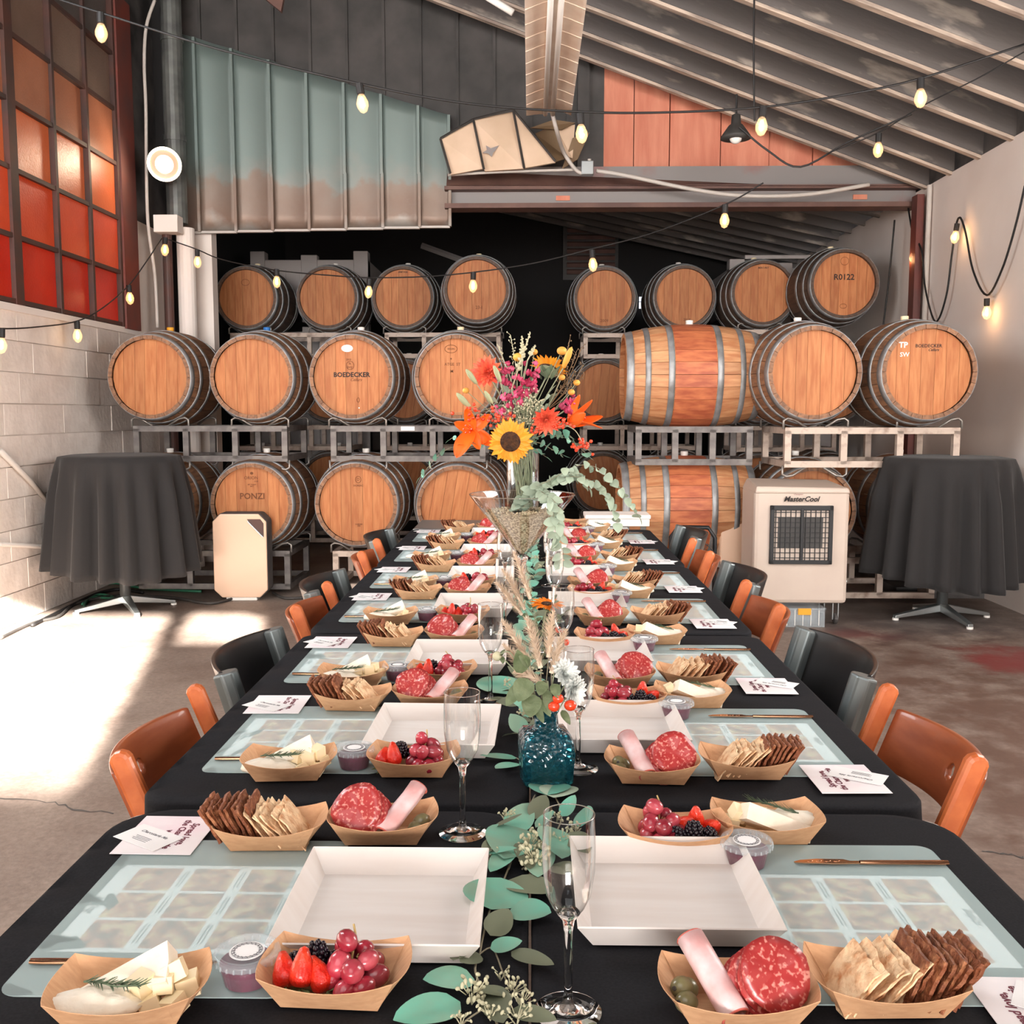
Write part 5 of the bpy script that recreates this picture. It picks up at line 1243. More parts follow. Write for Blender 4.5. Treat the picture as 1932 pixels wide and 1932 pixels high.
def flute(x, y, label):
    t = thing('champagne_flute', label, 'glass', (x, y, TZ + .001), R.uniform(0, 3), 'champagne flutes along the table')
    put('foot_and_stem', FL, None, t); put('bowl', FB, None, t); put('rim', FR, None, t); return t

SD = {-1: 'window side', 1: 'white wall side'}
ROWS = ['first', 'second', 'third', 'fourth', 'fifth', 'sixth', 'seventh']
YN = [.97, 1.615, 2.175, 2.825, 3.385, 4.005, 4.63]
def food_fruit(fr, L_, side, row, rr):
    W = lambda x, y, z, **k: fr @ T(x, y, z, **k)
    g = 'fruit in the boats'; where = ', ' + SD[side] + ', ' + ROWS[row] + ' row'
    p = W(.018, 0, .005); grape_bunch('grape_bunch', 'small bunch of red grapes in the kraft boat' + where, p.to_translation(), 13 if row < 3 else 11, rr.uniform(0, 3), row * 7 + side, 'grape bunches').scale = (1.1,) * 3
    for i, (x, y, z, rx) in enumerate([(-.046, -.010, .020, 2.2), (-.028, -.016, .026, 2.9), (-.010, -.014, .020, 2.3)][:2 + (row % 3 == 0)]):
        t = thing('strawberry', '%s strawberry counting from the aisle%s' % (ordinal(i), where), 'strawberry', group=g, mtx=W(x, y, z, rx=rx, ry=rr.uniform(-.4, .4), rz=rr.uniform(-1, 1)))
        put('berry_flesh', STR, None, t); put('calyx', CLX, None, t)
    for i, (x, y, z) in enumerate([(-.042, .014, .018), (-.022, .016, .026), (-.002, .018, .020)]):
        o = put('blackberry', BLK, None, None, mtx=W(x, y, z, rx=rr.uniform(0, 1.5), rz=rr.uniform(0, 3))); tag(o, '%s blackberry counting from the aisle%s' % (ordinal(i), where), 'blackberry', g)
def food_meat(fr, side, row, rr):
    W = lambda x, y, z, **k: fr @ T(x, y, z, **k)
    where = ', ' + SD[side] + ', ' + ROWS[row] + ' row'
    back = T(rz=PI) if side > 0 else T()
    t = thing('rolled_ham', 'rolled pale ham slice leaning in the kraft boat' + where, 'ham', group='rolled hams', mtx=W(.022, .0, .032) @ back @ T(rz=.42 if side > 0 else -.62) @ T(rx=.50))
    put('ham_slice', HAM, None, t); put('ham_edge', HAMRIM, None, t); put('ham_edge', HAMRIM, None, t, loc=(0, .0755, 0))
    n = 6 if row < 3 else 4
    for i in range(n):
        q = W(-.018, .0, .018) @ back @ T((.0035 * i - .006) * (1 if side > 0 else -1), -.002 * i, .0042 * i) @ T(rz=rr.uniform(-.15, .15)) @ T(rx=.72 + .03 * i, ry=(.25 if side > 0 else -.25))
        o = put('salami_slice', SAL[i % 4], None, None, mtx=q @ T(rz=rr.uniform(0, 6), s=(.95 + .05 * (i % 2)) * .92)); tag(o, '%s salami slice from the bottom of the fan%s' % (ordinal(i), where), 'salami', 'salami slices')
    for i, (x, y) in enumerate([(.045, .008), (.040, -.012), (.047, -.004)][:3 if row < 2 else 2]):
        t = thing('olive', '%s green olive beside the rolled ham%s' % (ordinal(i), where), 'olive', group='olives', mtx=W(x, y, .013 + .006 * (i == 2), rx=rr.uniform(0, 1), ry=1.2, rz=rr.uniform(0, 3)))
        put('olive_flesh', OLV, None, t); put('stone_hole', PIM, None, t, loc=(0, 0, .0104))
def food_cracker(fr, side, row, rr):
    W = lambda x, y, z, **k: fr @ T(x, y, z, **k)
    where = ', ' + SD[side] + ', ' + ROWS[row] + ' row'; nb = 8; 
    for i in range(8):
        x = -.052 + .0066 * i
        o = put('seeded_cracker', CRB[rr.randrange(4)], None, None, mtx=W(x, rr.uniform(-.004, .004), .006 + rr.uniform(0, .004), rz=PI/2 + rr.uniform(-.12, .12)) @ T(rx=-.55 + rr.uniform(-.05, .05) + .02 * i)); tag(o, '%s brown seeded cracker counting from the aisle%s' % (ordinal(i), where), 'cracker', 'seeded crackers')
    for i in range(8):
        x = .004 + .0062 * i
        o = put('light_cracker', CRL[rr.randrange(4)], None, None, mtx=W(x, rr.uniform(-.005, .005), .005 + rr.uniform(0, .006) - .0006 * i, rz=PI/2 + rr.uniform(-.15, .15)) @ T(rx=-.72 + rr.uniform(-.06, .06))); tag(o, '%s thin pale cracker counting from the aisle%s' % (ordinal(i), where), 'cracker', 'pale crackers')
def food_cheese(fr, side, row, rr):
    W = lambda x, y, z, **k: fr @ T(x, y, z, **k)
    where = ', ' + SD[side] + ', ' + ROWS[row] + ' row'
    o = put('cheese_wedge', WDG, None, None, mtx=W(-.006, .014, .010, rx=.5, ry=-.35)); tag(o, 'tall white cheese wedge in the kraft boat' + where, 'cheese', 'cheese wedges')
    o = put('soft_cheese', BLOB, None, None, mtx=W(-.026, -.012, .006, rz=-.1)); tag(o, 'soft white cheese lying in the kraft boat' + where, 'cheese', 'soft cheeses')
    for i, (x, y, z) in enumerate([(.022, -.010, .004), (.042, -.012, .004), (.030, -.004, .019), (.050, .006, .010), (.012, -.002, .018), (.040, .004, .024)][:6 if row < 3 else 4]):
        o = put('cheese_cube', CUB, None, None, mtx=W(x, y, z, rx=rr.uniform(-.4, .4), ry=rr.uniform(-.4, .4), rz=rr.uniform(0, 1.5), s=rr.uniform(.85, 1.1))); tag(o, '%s cheese cube counting from the boat floor%s' % (ordinal(i), where), 'cheese', 'cheese cubes')
    o = put('rosemary_sprig', ROS, None, None, mtx=W(-.012, -.012, .028, rz=-.25 + rr.uniform(-.3, .3))); tag(o, 'rosemary sprig laid over the cheese' + where, 'herb', 'rosemary sprigs')
def setting(side, row):
    yn = YN[row]; rr = random.Random(row * 10 + side)
    base = T(0, yn, TZ) if side < 0 else T(0, yn + .378, TZ, rz=PI)
    where = ', ' + SD[side] + ', ' + ROWS[row] + ' row'
    F = lambda x, v, z=0, rz=0: base @ T(x, v, z, rz=rz)
    j = lambda a: rr.uniform(-a, a)
    o = put('guide_sheet', SHEET, None, None, mtx=F(-.415 + (0 if side < 0 else .004), .195, .0006, j(.01))); tag(o, 'printed board guide sheet under the frosted placemat' + where, 'paper', 'guide sheets under the mats')
    put('print_lines', SHL, None, o, loc=(0, 0, .0005)); put('lettering', _c3, None, o, loc=(.119, .0, .0006), rot=(0, 0, -PI/2)); put('lettering', _c4, None, o, loc=(-.121, .0, .0006), rot=(0, 0, -PI/2))
    o = put('placemat', MAT, None, None, mtx=F(-.405, .189, .0016, j(.008))); tag(o, 'frosted placemat' + where, 'placemat', 'frosted placemats')
    o = put('serving_tray', TRAY, None, None, mtx=F(-.172 + j(.004), .172 + j(.006), .0042, .0 + j(.02))); tag(o, 'empty square white paperboard tray' + where, 'tray', 'white trays')
    def boat(x, v, rz, what, name):
        f = F(x, v, .0042 if name != 'z' else 0, rz); b = put('kraft_boat', BOAT, None, None, mtx=f); tag(b, 'kraft paper boat of %s%s' % (what, where), 'food tray', 'kraft paper boats'); return f @ T(z=.001)
    f = boat(-.363 + j(.006), .372 + j(.004), j(.06), 'crackers', 'c'); food_cracker(f @ T(s=1.16), side, row, rr)
    f = boat(-.203 + j(.006), .392 + j(.004), j(.05), 'salami and ham', 'm'); food_meat(f @ T(s=1.17), side, row, rr)
    f = boat(-.197 + j(.005), .012 + j(.004), -.02 + j(.05), 'fruit', 'f'); food_fruit(f @ T(s=1.10), None, side, row, rr)
    if side > 0: f = boat(-.334 + j(.005), .0 - .028, .02 + j(.05), 'cheese', 'q')
    else: f = boat(-.398 + j(.005), -.028 if row == 0 else -.012, .10 + j(.04), 'cheese', 'q')
    food_cheese(f @ T(s=1.16), side, row, rr)
    cup(F(-.300 if side < 0 else -.290, .030 if side < 0 else .062, .0036), 'lidded plastic cup of berry jam' + where, 'jam cups')
    if side > 0 or row < 5:
        t = thing('butter_knife', ('rose gold spreading knife lying on the placemat' if side > 0 else 'rose gold knife half under the cheese boat') + where, 'knife', group='gold knives', mtx=F(-.442 if side > 0 else -.430, .060, .0036, (PI if 0 else 0) + j(.03)))
        put('handle', KH, None, t); b = put('blade', KB, None, t); put('blade_groove', KG, None, b)
    else:
        o = tag(MB().ball(.02, T(0, 0, .012), 14, 8, sx=2.2, sy=.9, sz=.5).obj('soft_cheese', M['brie'], None, smooth=True), 'white oval cheese on the placemat' + where, 'cheese'); o.matrix_world = F(-.47, .05, .004)
    c = thing('message_card', 'pink marbled card with maroon lettering half under a white card' + where, 'card', group='message cards', mtx=F(-.520 + j(.004), .392 + j(.006), .0042, j(.03)))
    put('card_sheet', BIGC, None, c); put('lettering', _c1, None, c, loc=(.014, .002, .0008), rot=(0, 0, -PI/2))
    c = thing('business_card', 'small white card lying slanted on the pink card' + where, 'card', group='small white cards', mtx=F(-.545 + j(.004), .378 + j(.004), .0058, -.55 + j(.05)))
    put('card_sheet', SMC, None, c); put('lettering', _c2, None, c, loc=(.0, .010, .0006), rot=(0, 0, 0)); put('print_lines', _lin, None, c, loc=(0, .0, .0006))
for row in range(7):
    for side in (-1, 1): setting(side, row)
fl = [(-.097, 1.385, -1), (-.083, 2.04, -1), (-.07, 2.70, -1), (-.085, 3.30, -1), (-.075, 3.92, -1), (.039, .955, 1), (.082, 1.647, 1), (.075, 2.26, 1), (.07, 2.86, 1), (.072, 3.45, 1), (.075, 4.1, 1)]
ci = {}
for x, y, s in fl: i = ci.get(s, 0); ci[s] = i + 1; flute(x, y, '%s empty champagne flute from the front, %s of the garland' % (ordinal(i), SD[s]))
# last boats at the far end
for i, (x, y, what) in enumerate(((-.13, 5.36, 'crackers'), (.24, 5.36, 'nothing visible'))):
    b = put('kraft_boat', BOAT, None, None, loc=(x, y, .737 if i == 0 else .737)); tag(b, ['kraft paper boat of crackers on the grey table beyond the cloths', 'empty kraft paper boat beside the white supply box'][i], 'food tray', 'kraft paper boats')
food_cracker(T(-.13, 5.36, .738), -1, 6, random.Random(3)) if False else None
# ================================================================== FLOWERS AND GREENERY
def leafmesh(L_, W_, fold=.12, curl=.1, tipsharp=1.0, m=None, n=8):
    b = MB(); vs = []; fs = []
    for i in range(n + 1):
        t = i / n; w_ = W_ / 2 * (math.sin(PI * t ** (.75 if tipsharp < 1 else .9)) ** (.62 if tipsharp < 1 else 1.0)); z = -curl * L_ * t * t
        if i in (0, n): w_ = .0006
        vs += [(-w_, t * L_, z + fold * w_), (-w_ * .5, t * L_, z + fold * w_ * .35), (0, t * L_, z), (w_ * .5, t * L_, z + fold * w_ * .35), (w_, t * L_, z + fold * w_)]
    for i in range(n):
        for k in range(4): fs.append((i*5+k, i*5+k+1, i*5+k+6, i*5+k+5))
    b.add(vs, fs); x = b.mesh('leaf', True, False)
    if m: x.materials.append(m)
    return x
LR = [leafmesh(.030, .028, .12, .12, .5, M['leaf']), leafmesh(.032, .026, -.1, -.05, .5, M['leaf'])]
LO = [leafmesh(.040, .020, .2, .15, 1, M['leaf']), leafmesh(.040, .020, .2, .15, 1, M['leafd'])]
LS = [leafmesh(.026, .022, .2, .2, .5, M['leafs']), leafmesh(.030, .020, .25, .3, .5, M['leafs'])]
LG = [leafmesh(.040, .030, .15, .25, .7, M['leafg'], 10)]
BUD = me_(MB().ball(.0022, None, 8, 6, sz=1.5), M['seed'], True)
def frame_at(p, d, up=Vector((0, 0, 1)), s=1.0, roll=0.0):
    d = Vector(d).normalized(); x = d.cross(up); x = x.normalized() if x.length > 1e-4 else Vector((1, 0, 0)); z = x.cross(d)
    m = Matrix(((x.x, d.x, z.x, p[0]), (x.y, d.y, z.y, p[1]), (x.z, d.z, z.z, p[2]), (0, 0, 0, 1)))
    return m @ T(ry=roll, s=s)
def branch(name, label, pts, leaves, step, size, cat='greenery', group=None, stem=M['stem'], r=.0012, lift=.3, spread_=1.0, seed=0, seeds=0, spl=6, tipn=True, up=None):
    rr = random.Random(seed + 99); sp = spline(pts, spl); t = thing(name, label, cat, (0, 0, 0), 0, group)
    m = MB(); m.tube(sp, [r * (1 - .5 * i / len(sp)) for i in range(len(sp))], 5); m.obj('twig', stem, t, smooth=True)
    d_ = 0; side = 1
    for a, b in zip(sp, sp[1:]):
        seg = (b - a).length; d_ += seg
        if d_ >= step:
            d_ = 0; dr = (b - a).normalized()
            for sd in ((1, -1) if rr.random() < .6 else (side,)):
                s_ = dr.cross(Vector((0, 0, 1))); s_ = s_.normalized() if s_.length > .1 else Vector((1, 0, 0))
                di = (s_ * sd * spread_ + dr * rr.uniform(.1, .6) + Vector((0, 0, rr.uniform(-.3, 1) * lift)))
                put('leaf', rr.choice(leaves), None, t, mtx=frame_at(a, di, (Vector((rr.uniform(-.6, .6), -1, rr.uniform(-.2, .9))) if up else Vector((rr.uniform(-.3, .3), rr.uniform(-.5, .1), 1))).normalized(), size * rr.uniform(.75, 1.15), rr.uniform(-.5, .5)))
            side = -side
    if tipn: put('leaf', rr.choice(leaves), None, t, mtx=frame_at(sp[-1], sp[-1] - sp[-2], s=size * .8))
    for q in range(seeds):
        i = rr.randrange(2, len(sp)); base = sp[i]; c = base + Vector((rr.uniform(-.03, .03), rr.uniform(-.03, .03), rr.uniform(.006, .022)))
        sm_ = MB()
        for k in range(9):
            e = c + Vector((rr.uniform(-.010, .010), rr.uniform(-.010, .010), rr.uniform(-.004, .009))); sm_.tube([base if k == 0 else c, e], .0006, 4); sm_.ball(.0021, T(*e, rx=rr.uniform(0, 2), ry=rr.uniform(0, 2)), 6, 5, sz=1.6)
        sm_.obj('seed_cluster', M['seed'], t)
    return t
# ---- eucalyptus runner down the middle of the table
TT = TZ + .006
def tp(x, y, z=TT): return onz(x, y, z)
near = [  # base of the leaf, tip of the leaf, width over length, roundness
    ((905, 1846), (798, 1850), .95), ((875, 1895), (740, 1932), .8), ((960, 1650), (925, 1735), .9), ((990, 1725), (1035, 1700), .8), ((915, 1720), (955, 1650), .0),
    ((930, 1655), (1040, 1665), .0)]
t = thing('eucalyptus_branch', 'large-leaved eucalyptus branch between the two foremost white trays', 'greenery', group='eucalyptus laid along the table')
m = MB()
m.tube(spline([tp(960, 1990), tp(925, 1900), tp(897, 1835), tp(905, 1800), tp(912, 1765), tp(930, 1700), tp(955, 1650), tp(985, 1560)], 6), .0013, 5)
m.tube(spline([tp(905, 1800), tp(930, 1790), tp(955, 1850), tp(985, 1880)], 5), .001, 5); m.tube(spline([tp(925, 1895), tp(880, 1925), tp(850, 1960)], 4), .001, 5); m.obj('twig', M['stem'], t, smooth=True)
def big(b, e, w_, z0=.010, z1=.016, roll=0, mm='leaf'):
    B_, E_ = onz(*b, TZ + z0), onz(*e, TZ + z1); L_ = (E_ - B_).length
    me = leafmesh(L_, L_ * w_, .10, .0, .5, M[mm], 10); put('leaf', me, None, t, mtx=frame_at(B_, E_ - B_, s=1, roll=roll))
for b, e, w_, roll, mm in (((895, 1848), (798, 1848), 1.0, .1, 'leaf'), ((868, 1890), (742, 1925), .62, -.1, 'leaf'), ((927, 1716), (945, 1656), 1.15, .1, 'leaf'), ((963, 1716), (1040, 1722), .85, .15, 'leaf'),
                           ((960, 1660), (1042, 1685), .75, 0, 'leafd'), ((925, 1765), (960, 1715), .6, .3, 'leafd'), ((925, 1790), (985, 1775), .75, .1, 'leaf'), ((905, 1800), (868, 1815), .7, -.3, 'leafd'),
                           ((965, 1795), (1045, 1820), .38, .2, 'leafd'), ((905, 1862), (960, 1880), .7, -.2, 'leafd'), ((928, 1870), (950, 1930), .5, .3, 'leafd'), ((965, 1905), (1050, 1925), .5, .1, 'leafd'), ((890, 1785), (855, 1812), .7, .2, 'leafd')):
    big(b, e, w_, roll=roll, mm=mm)
def seeds(t, px, py, n=16, s=1.0, seed=0, h=.02):
    rr = random.Random(seed); c = tp(px, py, TZ + .012); m = MB()
    for k in range(4): m.tube([c + Vector((0, 0, -.006)), c + Vector((rr.uniform(-.012, .012), rr.uniform(-.012, .012), .008)) * s], .0007, 4)
    for k in range(n):
        e = c + Vector((rr.uniform(-.018, .018), rr.uniform(-.014, .014), rr.uniform(0, h))) * s; q = c.lerp(e, .4); m.tube([q, e], .0005, 4); m.ball(.0022 * s, T(*e, rx=rr.uniform(-1, 1), ry=rr.uniform(-1, 1)), 7, 5, sz=1.6)
    return m.obj('seed_cluster', M['seed'], t, smooth=True)
for i, (x, y, n, s) in enumerate(((890, 1885, 26, 1.0), (925, 1915, 10, .7), (965, 1875, 14, .8), (985, 1895, 12, .7), (945, 1840, 7, .6), (975, 1925, 12, .8), (870, 1925, 8, .6))): seeds(t, x, y, n, s, i)
t = thing('eucalyptus_branch', 'seeded eucalyptus cluster behind the foremost champagne flute', 'greenery', group='eucalyptus laid along the table')
m = MB(); m.tube(spline([tp(1010, 1500), tp(990, 1540), tp(975, 1590), tp(960, 1640)], 5), .0013, 5); m.tube(spline([tp(1040, 1490), tp(1060, 1540), tp(1030, 1600), tp(985, 1640)], 5), .0012, 5); m.obj('twig', M['stem'], t, smooth=True)
for i, (b, e, w_, mm) in enumerate((((965, 1572), (998, 1515), .45, 'leaf'), ((975, 1560), (950, 1620), .6, 'leaf'), ((950, 1585), (910, 1605), .4, 'leafd'), ((965, 1600), (925, 1645), .45, 'leaf'), ((1005, 1545), (1030, 1500), .5, 'leafd'),
         ((1010, 1560), (1045, 1530), .45, 'leaf'), ((985, 1590), (1000, 1640), .4, 'leafd'), ((1040, 1560), (1060, 1620), .5, 'leaf'), ((1060, 1540), (1085, 1500), .5, 'leaf'), ((1020, 1600), (1015, 1655), .45, 'leaf'), ((1075, 1570), (1110, 1610), .45, 'leafd'), ((935, 1560), (985, 1535), .5, 'leafd'), ((1095, 1560), (1110, 1520), .5, 'leaf'), ((1045, 1630), (1085, 1650), .6, 'leafd'), ((900, 1610), (975, 1600), .5, 'leaf'))):
    big(b, e, w_, .008 + .004 * (i % 4), .016 + .006 * (i % 3), roll=R.uniform(-.4, .4), mm=mm)
for i, (x, y, n, s) in enumerate(((955, 1545, 16, .7), (1000, 1600, 30, 1.0), (1010, 1630, 34, 1.1), (1020, 1575, 16, .8), (1085, 1570, 18, .8), (1060, 1590, 14, .8), (925, 1620, 12, .6), (1050, 1545, 10, .7))): seeds(t, x, y, n, s, 30 + i)
t = thing('eucalyptus_branch', 'round eucalyptus leaves lying before the blue bottle', 'greenery', group='eucalyptus laid along the table')
for b, e, w_, mm in (((975, 1430), (905, 1425), .45, 'leaf'), ((975, 1440), (935, 1450), .5, 'leaf'), ((1040, 1478), (1032, 1500), .9, 'leaf'), ((1060, 1482), (1045, 1505), .8, 'leafs'), ((960, 1310), (925, 1275), .9, 'leaf'), ((965, 1320), (925, 1320), .7, 'leafd')): big(b, e, w_, .004, .014, mm=mm)
m = MB(); m.tube([tp(975, 1430), tp(1040, 1480)], .001, 4); m.obj('twig', M['stem'], t)
for i, (y0, y1) in enumerate(((1.75, 2.2), (2.2, 2.7), (2.7, 3.2), (3.3, 3.9), (3.9, 4.5), (4.5, 5.0))):
    pts = [(R.uniform(-.02, .02), y0 + (y1 - y0) * k / 4, TZ + .01 + R.uniform(0, .015)) for k in range(5)]
    branch('eucalyptus_branch', '%s length of eucalyptus runner past the blue bottle along the table middle' % ordinal(i), pts, LR + LO, .020, 1.25, group='eucalyptus laid along the table', seed=i, seeds=5, lift=.9)

# ---- blue bottle with a posy
bp_ = (.026, 1.60, TZ + .001)
t = thing('blue_glass_bottle', 'square blue moulded glass bottle holding a small posy', 'vase', bp_, .12)
m = MB(); hx = .042; prof = [(.036, 0), (.042, .006), (.045, .055), (.043, .072), (.036, .082), (.020, .088)]
def sq(h, z, n=28):
    out = []
    for k in range(n): a = 2 * PI * k / n + PI / 4; c, s = math.cos(a), math.sin(a); q = 1 / max(abs(c), abs(s)); q = q * .8 + .2; out.append((h * c * q, h * s * q, z))
    return out
def rd(r, z, n=28): return [(r * math.cos(2 * PI * k / n + PI / 4), r * math.sin(2 * PI * k / n + PI / 4), z) for k in range(n)]
rings = [sq(h, z) for h, z in prof[:5]] + [rd(.0225, .087), rd(.019, .092), rd(.019, .112), rd(.022, .116), rd(.022, .120), rd(.017, .120), rd(.016, .092), rd(.028, .080), sq(.038, .07) , sq(.038, .010)]
vs = [p for r_ in rings for p in r_]; n = 28; fs = [tuple(range(n))] + [tuple(range(len(vs) - n, len(vs)))]
for j in range(len(rings) - 1):
    for k in range(n): l = (k + 1) % n; fs.append((j*n+k, j*n+l, (j+1)*n+l, (j+1)*n+k))
m.add(vs, fs); m.obj('bottle_body', M['blueglass'], t, smooth=True)
V = Vector
bx_, by_ = bp_[0], bp_[1]; nk = V((bx_, by_, TZ + .12))
def stemline(p, base, m, t, r=.0011, name='flower_stem', bend=.02):
    p, base = V(p), V(base); mid = (p + base) / 2 + V((0, 0, bend)); mb = MB(); mb.tube(spline([base, mid, p], 6), r, 5); return mb.obj(name, m, t, smooth=True)
inb = lambda: V((bx_ + R.uniform(-.012, .012), by_ + R.uniform(-.012, .012), TZ + .015))
def dahlia(name, label, p, face, r, mt, layers=5, n=12, cat='flower', base=None, group=None, stemm=None):
    t = thing(name, label, cat, (0, 0, 0), 0, group); fr = frame_at(p, face) @ T(rx=-PI/2)   # local +z looks along face
    me = leafmesh(r, r * (.36 if layers < 7 else .46), .35, -.15, 1 if layers < 7 else .5, mt, 5); rr = random.Random(int(p[0] * 1e4))
    for L_ in range(layers):
        el = .12 + L_ * 1.3 / layers; k = n - L_
        for q in range(k):
            a = 2 * PI * q / k + L_ * .35
            put('petal', me, None, t, mtx=fr @ T(rz=a) @ T(rx=el + rr.uniform(-.1, .1), s=1 - .12 * L_))
    MB().ball(r * .25, None, 8, 6, sz=.8).obj('flower_heart', mt, t).matrix_local = fr
    if base is not None: stemline(V(p) - V(face).normalized() * .004, base, stemm or M['gstem'], t)
    return t
def daisy(name, label, p, face, r, mt, n=22, disc_r=None, disc_m=None, cat='flower', base=None, calyx=True, w_=.26, cup=.25, group=None, rows=2):
    t = thing(name, label, cat, (0, 0, 0), 0, group); fr = frame_at(p, face) @ T(rx=-PI/2); rr = random.Random(int(p[0] * 1e4) + 5)
    me = leafmesh(r, r * w_, .3, .12, 1, mt, 6); dr = disc_r or r * .3
    for L_ in range(rows):
        for q in range(n):
            a = 2 * PI * (q + .5 * L_) / n
            put('petal', me, None, t, mtx=fr @ T(rz=a) @ T(0, dr * .55, 0, rx=cup * (1 + L_ * .5) + rr.uniform(-.1, .1), s=rr.uniform(.85, 1.05) * (1 - .12 * L_)))
    MB().lathe([(0, -.002), (dr, 0), (dr * .98, dr * .2), (dr * .6, dr * .32), (0, dr * .3)], 22, cap=False).obj('flower_disc', disc_m or M['sund'], t, smooth=True).matrix_local = fr
    if calyx: MB().lathe([(0, -.014), (dr * .6, -.012), (dr * 1.05, -.001)], 14, cap=False).obj('calyx', M['gstem'], t, smooth=True).matrix_local = fr
    if base is not None: stemline(V(p) - V(face).normalized() * .012, base, M['gstem'], t, .002)
    return t
def plume(label, p, d, L_, base, seed, w_=.012, group='fluffy grass plumes'):
    rr = random.Random(seed); t = thing('grass_plume', label, 'grass', group=group); fr = frame_at(p, d)
    m = MB(); n = 340
    for k in range(n):
        tt = k / n; a = rr.uniform(0, 2 * PI); b0 = V((0, tt * L_, .003 * math.sin(3 * tt))); l = w_ * 1.25 * (.4 + .8 * math.sin(PI * min(1, tt * .95 + .08))); e = b0 + V((math.cos(a) * l, l * .8, math.sin(a) * l))
        s_ = V((math.sin(a), 0, -math.cos(a))) * .0012; m.add([b0 - s_, b0 + s_, e], [(0, 1, 2)])
    m.tube([(0, L_ * q / 6, 0) for q in range(7)], [.0042 * (1 - q / 8) for q in range(7)], 6)
    o = m.obj('plume_hair', M['plume'], t); o.matrix_local = fr; stemline(p, base, M['stem'], t, .0008); return t
A1 = lambda x, y, dy=0: at(x, y, 1.6 + dy)
for i, (x, y, dx, dz, L_, w_, dy) in enumerate(((1000, 1285, -.75, 1, .075, .011, .02), (1020, 1260, -.30, 1, .085, .013, .0), (1035, 1240, .1, 1, .075, .012, .02), (1000, 1250, -.55, .8, .085, .011, .04), (1040, 1270, .35, 1, .075, .012, .0), (1025, 1290, -.9, .35, .05, .012, -.01))):
    plume('%s beige grass plume in the posy of the blue bottle' % ordinal(i), A1(x, y, dy), (dx, .1, dz), L_, inb(), i, w_)
dahlia('white_dahlia', 'upper white dahlia in the posy of the blue bottle', A1(1065, 1272), (.5, -.7, .5), .028, M['wht'], 7, 17, base=inb(), group='white flowers in the posy')
dahlia('white_dahlia', 'lower white dahlia in the posy of the blue bottle', A1(1080, 1303, -.01), (.7, -.7, .0), .028, M['wht'], 7, 17, base=inb(), group='white flowers in the posy')
for i, (x, y, s) in enumerate(((1053, 1318, 1), (1045, 1333, 1.05), (1076, 1331, 1.1))):
    o = thing('rose_hip', '%s orange rose hip in the posy of the blue bottle' % ['top', 'lower', 'outermost'][i], 'berry', group='rose hips'); p = A1(x, y, -.035)
    MB().ball(.0085 * s, T(*p), 12, 8, sx=1.1, sz=.95).obj('hip', M['berry'], o, smooth=True); stemline(p, inb() + V((0, 0, .1)), M['gstem'], o, .0007)
t = thing('leafy_sprig', 'crinkled green leaves of the posy above the blue bottle', 'greenery')
for (x, y, tx_, ty_, w_) in ((995, 1280, 978, 1322, .85), (1005, 1310, 1000, 1352, .85), (985, 1290, 955, 1330, .5), (1025, 1285, 1018, 1310, .7), (1045, 1290, 1052, 1315, .6), (1030, 1300, 1038, 1345, .4), (1060, 1340, 1075, 1365, .4), (1010, 1330, 1025, 1362, .4), (1000, 1255, 982, 1238, .5), (1020, 1320, 1038, 1350, .4), (985, 1270, 978, 1230, .5)):
    b, e = A1(x, y, -.02), A1(tx_, ty_, -.045); L_ = (e - b).length; put('leaf', leafmesh(L_, L_ * w_, .15, .1, .7, M['leafg'], 8), None, t, mtx=frame_at(b, e - b, V((0, -1, .6))))
m = MB()
for k in range(8): a = inb(); m.tube(spline([a, V((bx_ + R.uniform(-.008, .008), by_, TZ + .10)), A1(985 + 12 * k, 1300 - (k % 3) * 15)], 5), .0013, 5)
m.tube(spline([A1(1000, 1290), A1(975, 1268), A1(952, 1245)], 4), .001, 4); m.obj('twig', M['gstem'], t, smooth=True)
t = thing('white_bud', 'closed pale dahlia bud reaching over the tray from the posy', 'flower'); p = A1(938, 1238, .02)
MB().ball(.008, T(*p), 12, 8).obj('bud', M['seed'], t, smooth=True); stemline(p, A1(985, 1268), M['gstem'], t, .001)
for k in range(5): a = 2 * PI * k / 5; put('leaf', LG[0], None, t, mtx=frame_at(p + V((.006, .0, 0)), (.4, math.cos(a), math.sin(a)), s=.35))
# ---- second posy further down the table
by2 = 2.34; t = thing('clear_bud_vase', 'small clear vase hidden in the middle of the second posy', 'vase', (.028, by2, TZ + .001))
MB().lathe([(.0, .0), (.028, 0), (.034, .03), (.030, .055), (.014, .075), (.015, .085)], 24, cap=False).obj('vase_glass', M['thin'], t, smooth=True)
A2 = lambda x, y, dy=0: at(x, y, by2 + dy); b2 = lambda: V((.028 + R.uniform(-.01, .01), by2 + R.uniform(-.01, .01), TZ + .01))
daisy('orange_gerbera', 'orange gerbera facing up above the middle posy', A2(1032, 1140), (.05, -.12, 1), .040, M['orange'], 26, .014, M['sund'], base=b2(), w_=.2, cup=.12)
for i, (x, y) in enumerate(((1053, 1188), (1068, 1212))):
    o = thing('rose_hip', '%s rose hip in the middle posy' % ['upper', 'lower'][i], 'berry', group='rose hips of the middle posy'); p = A2(x, y, -.03); MB().ball(.008, T(*p), 10, 7).obj('hip', M['berry'], o, smooth=True); stemline(p, b2() + V((0, 0, .06)), M['gstem'], o, .0008)
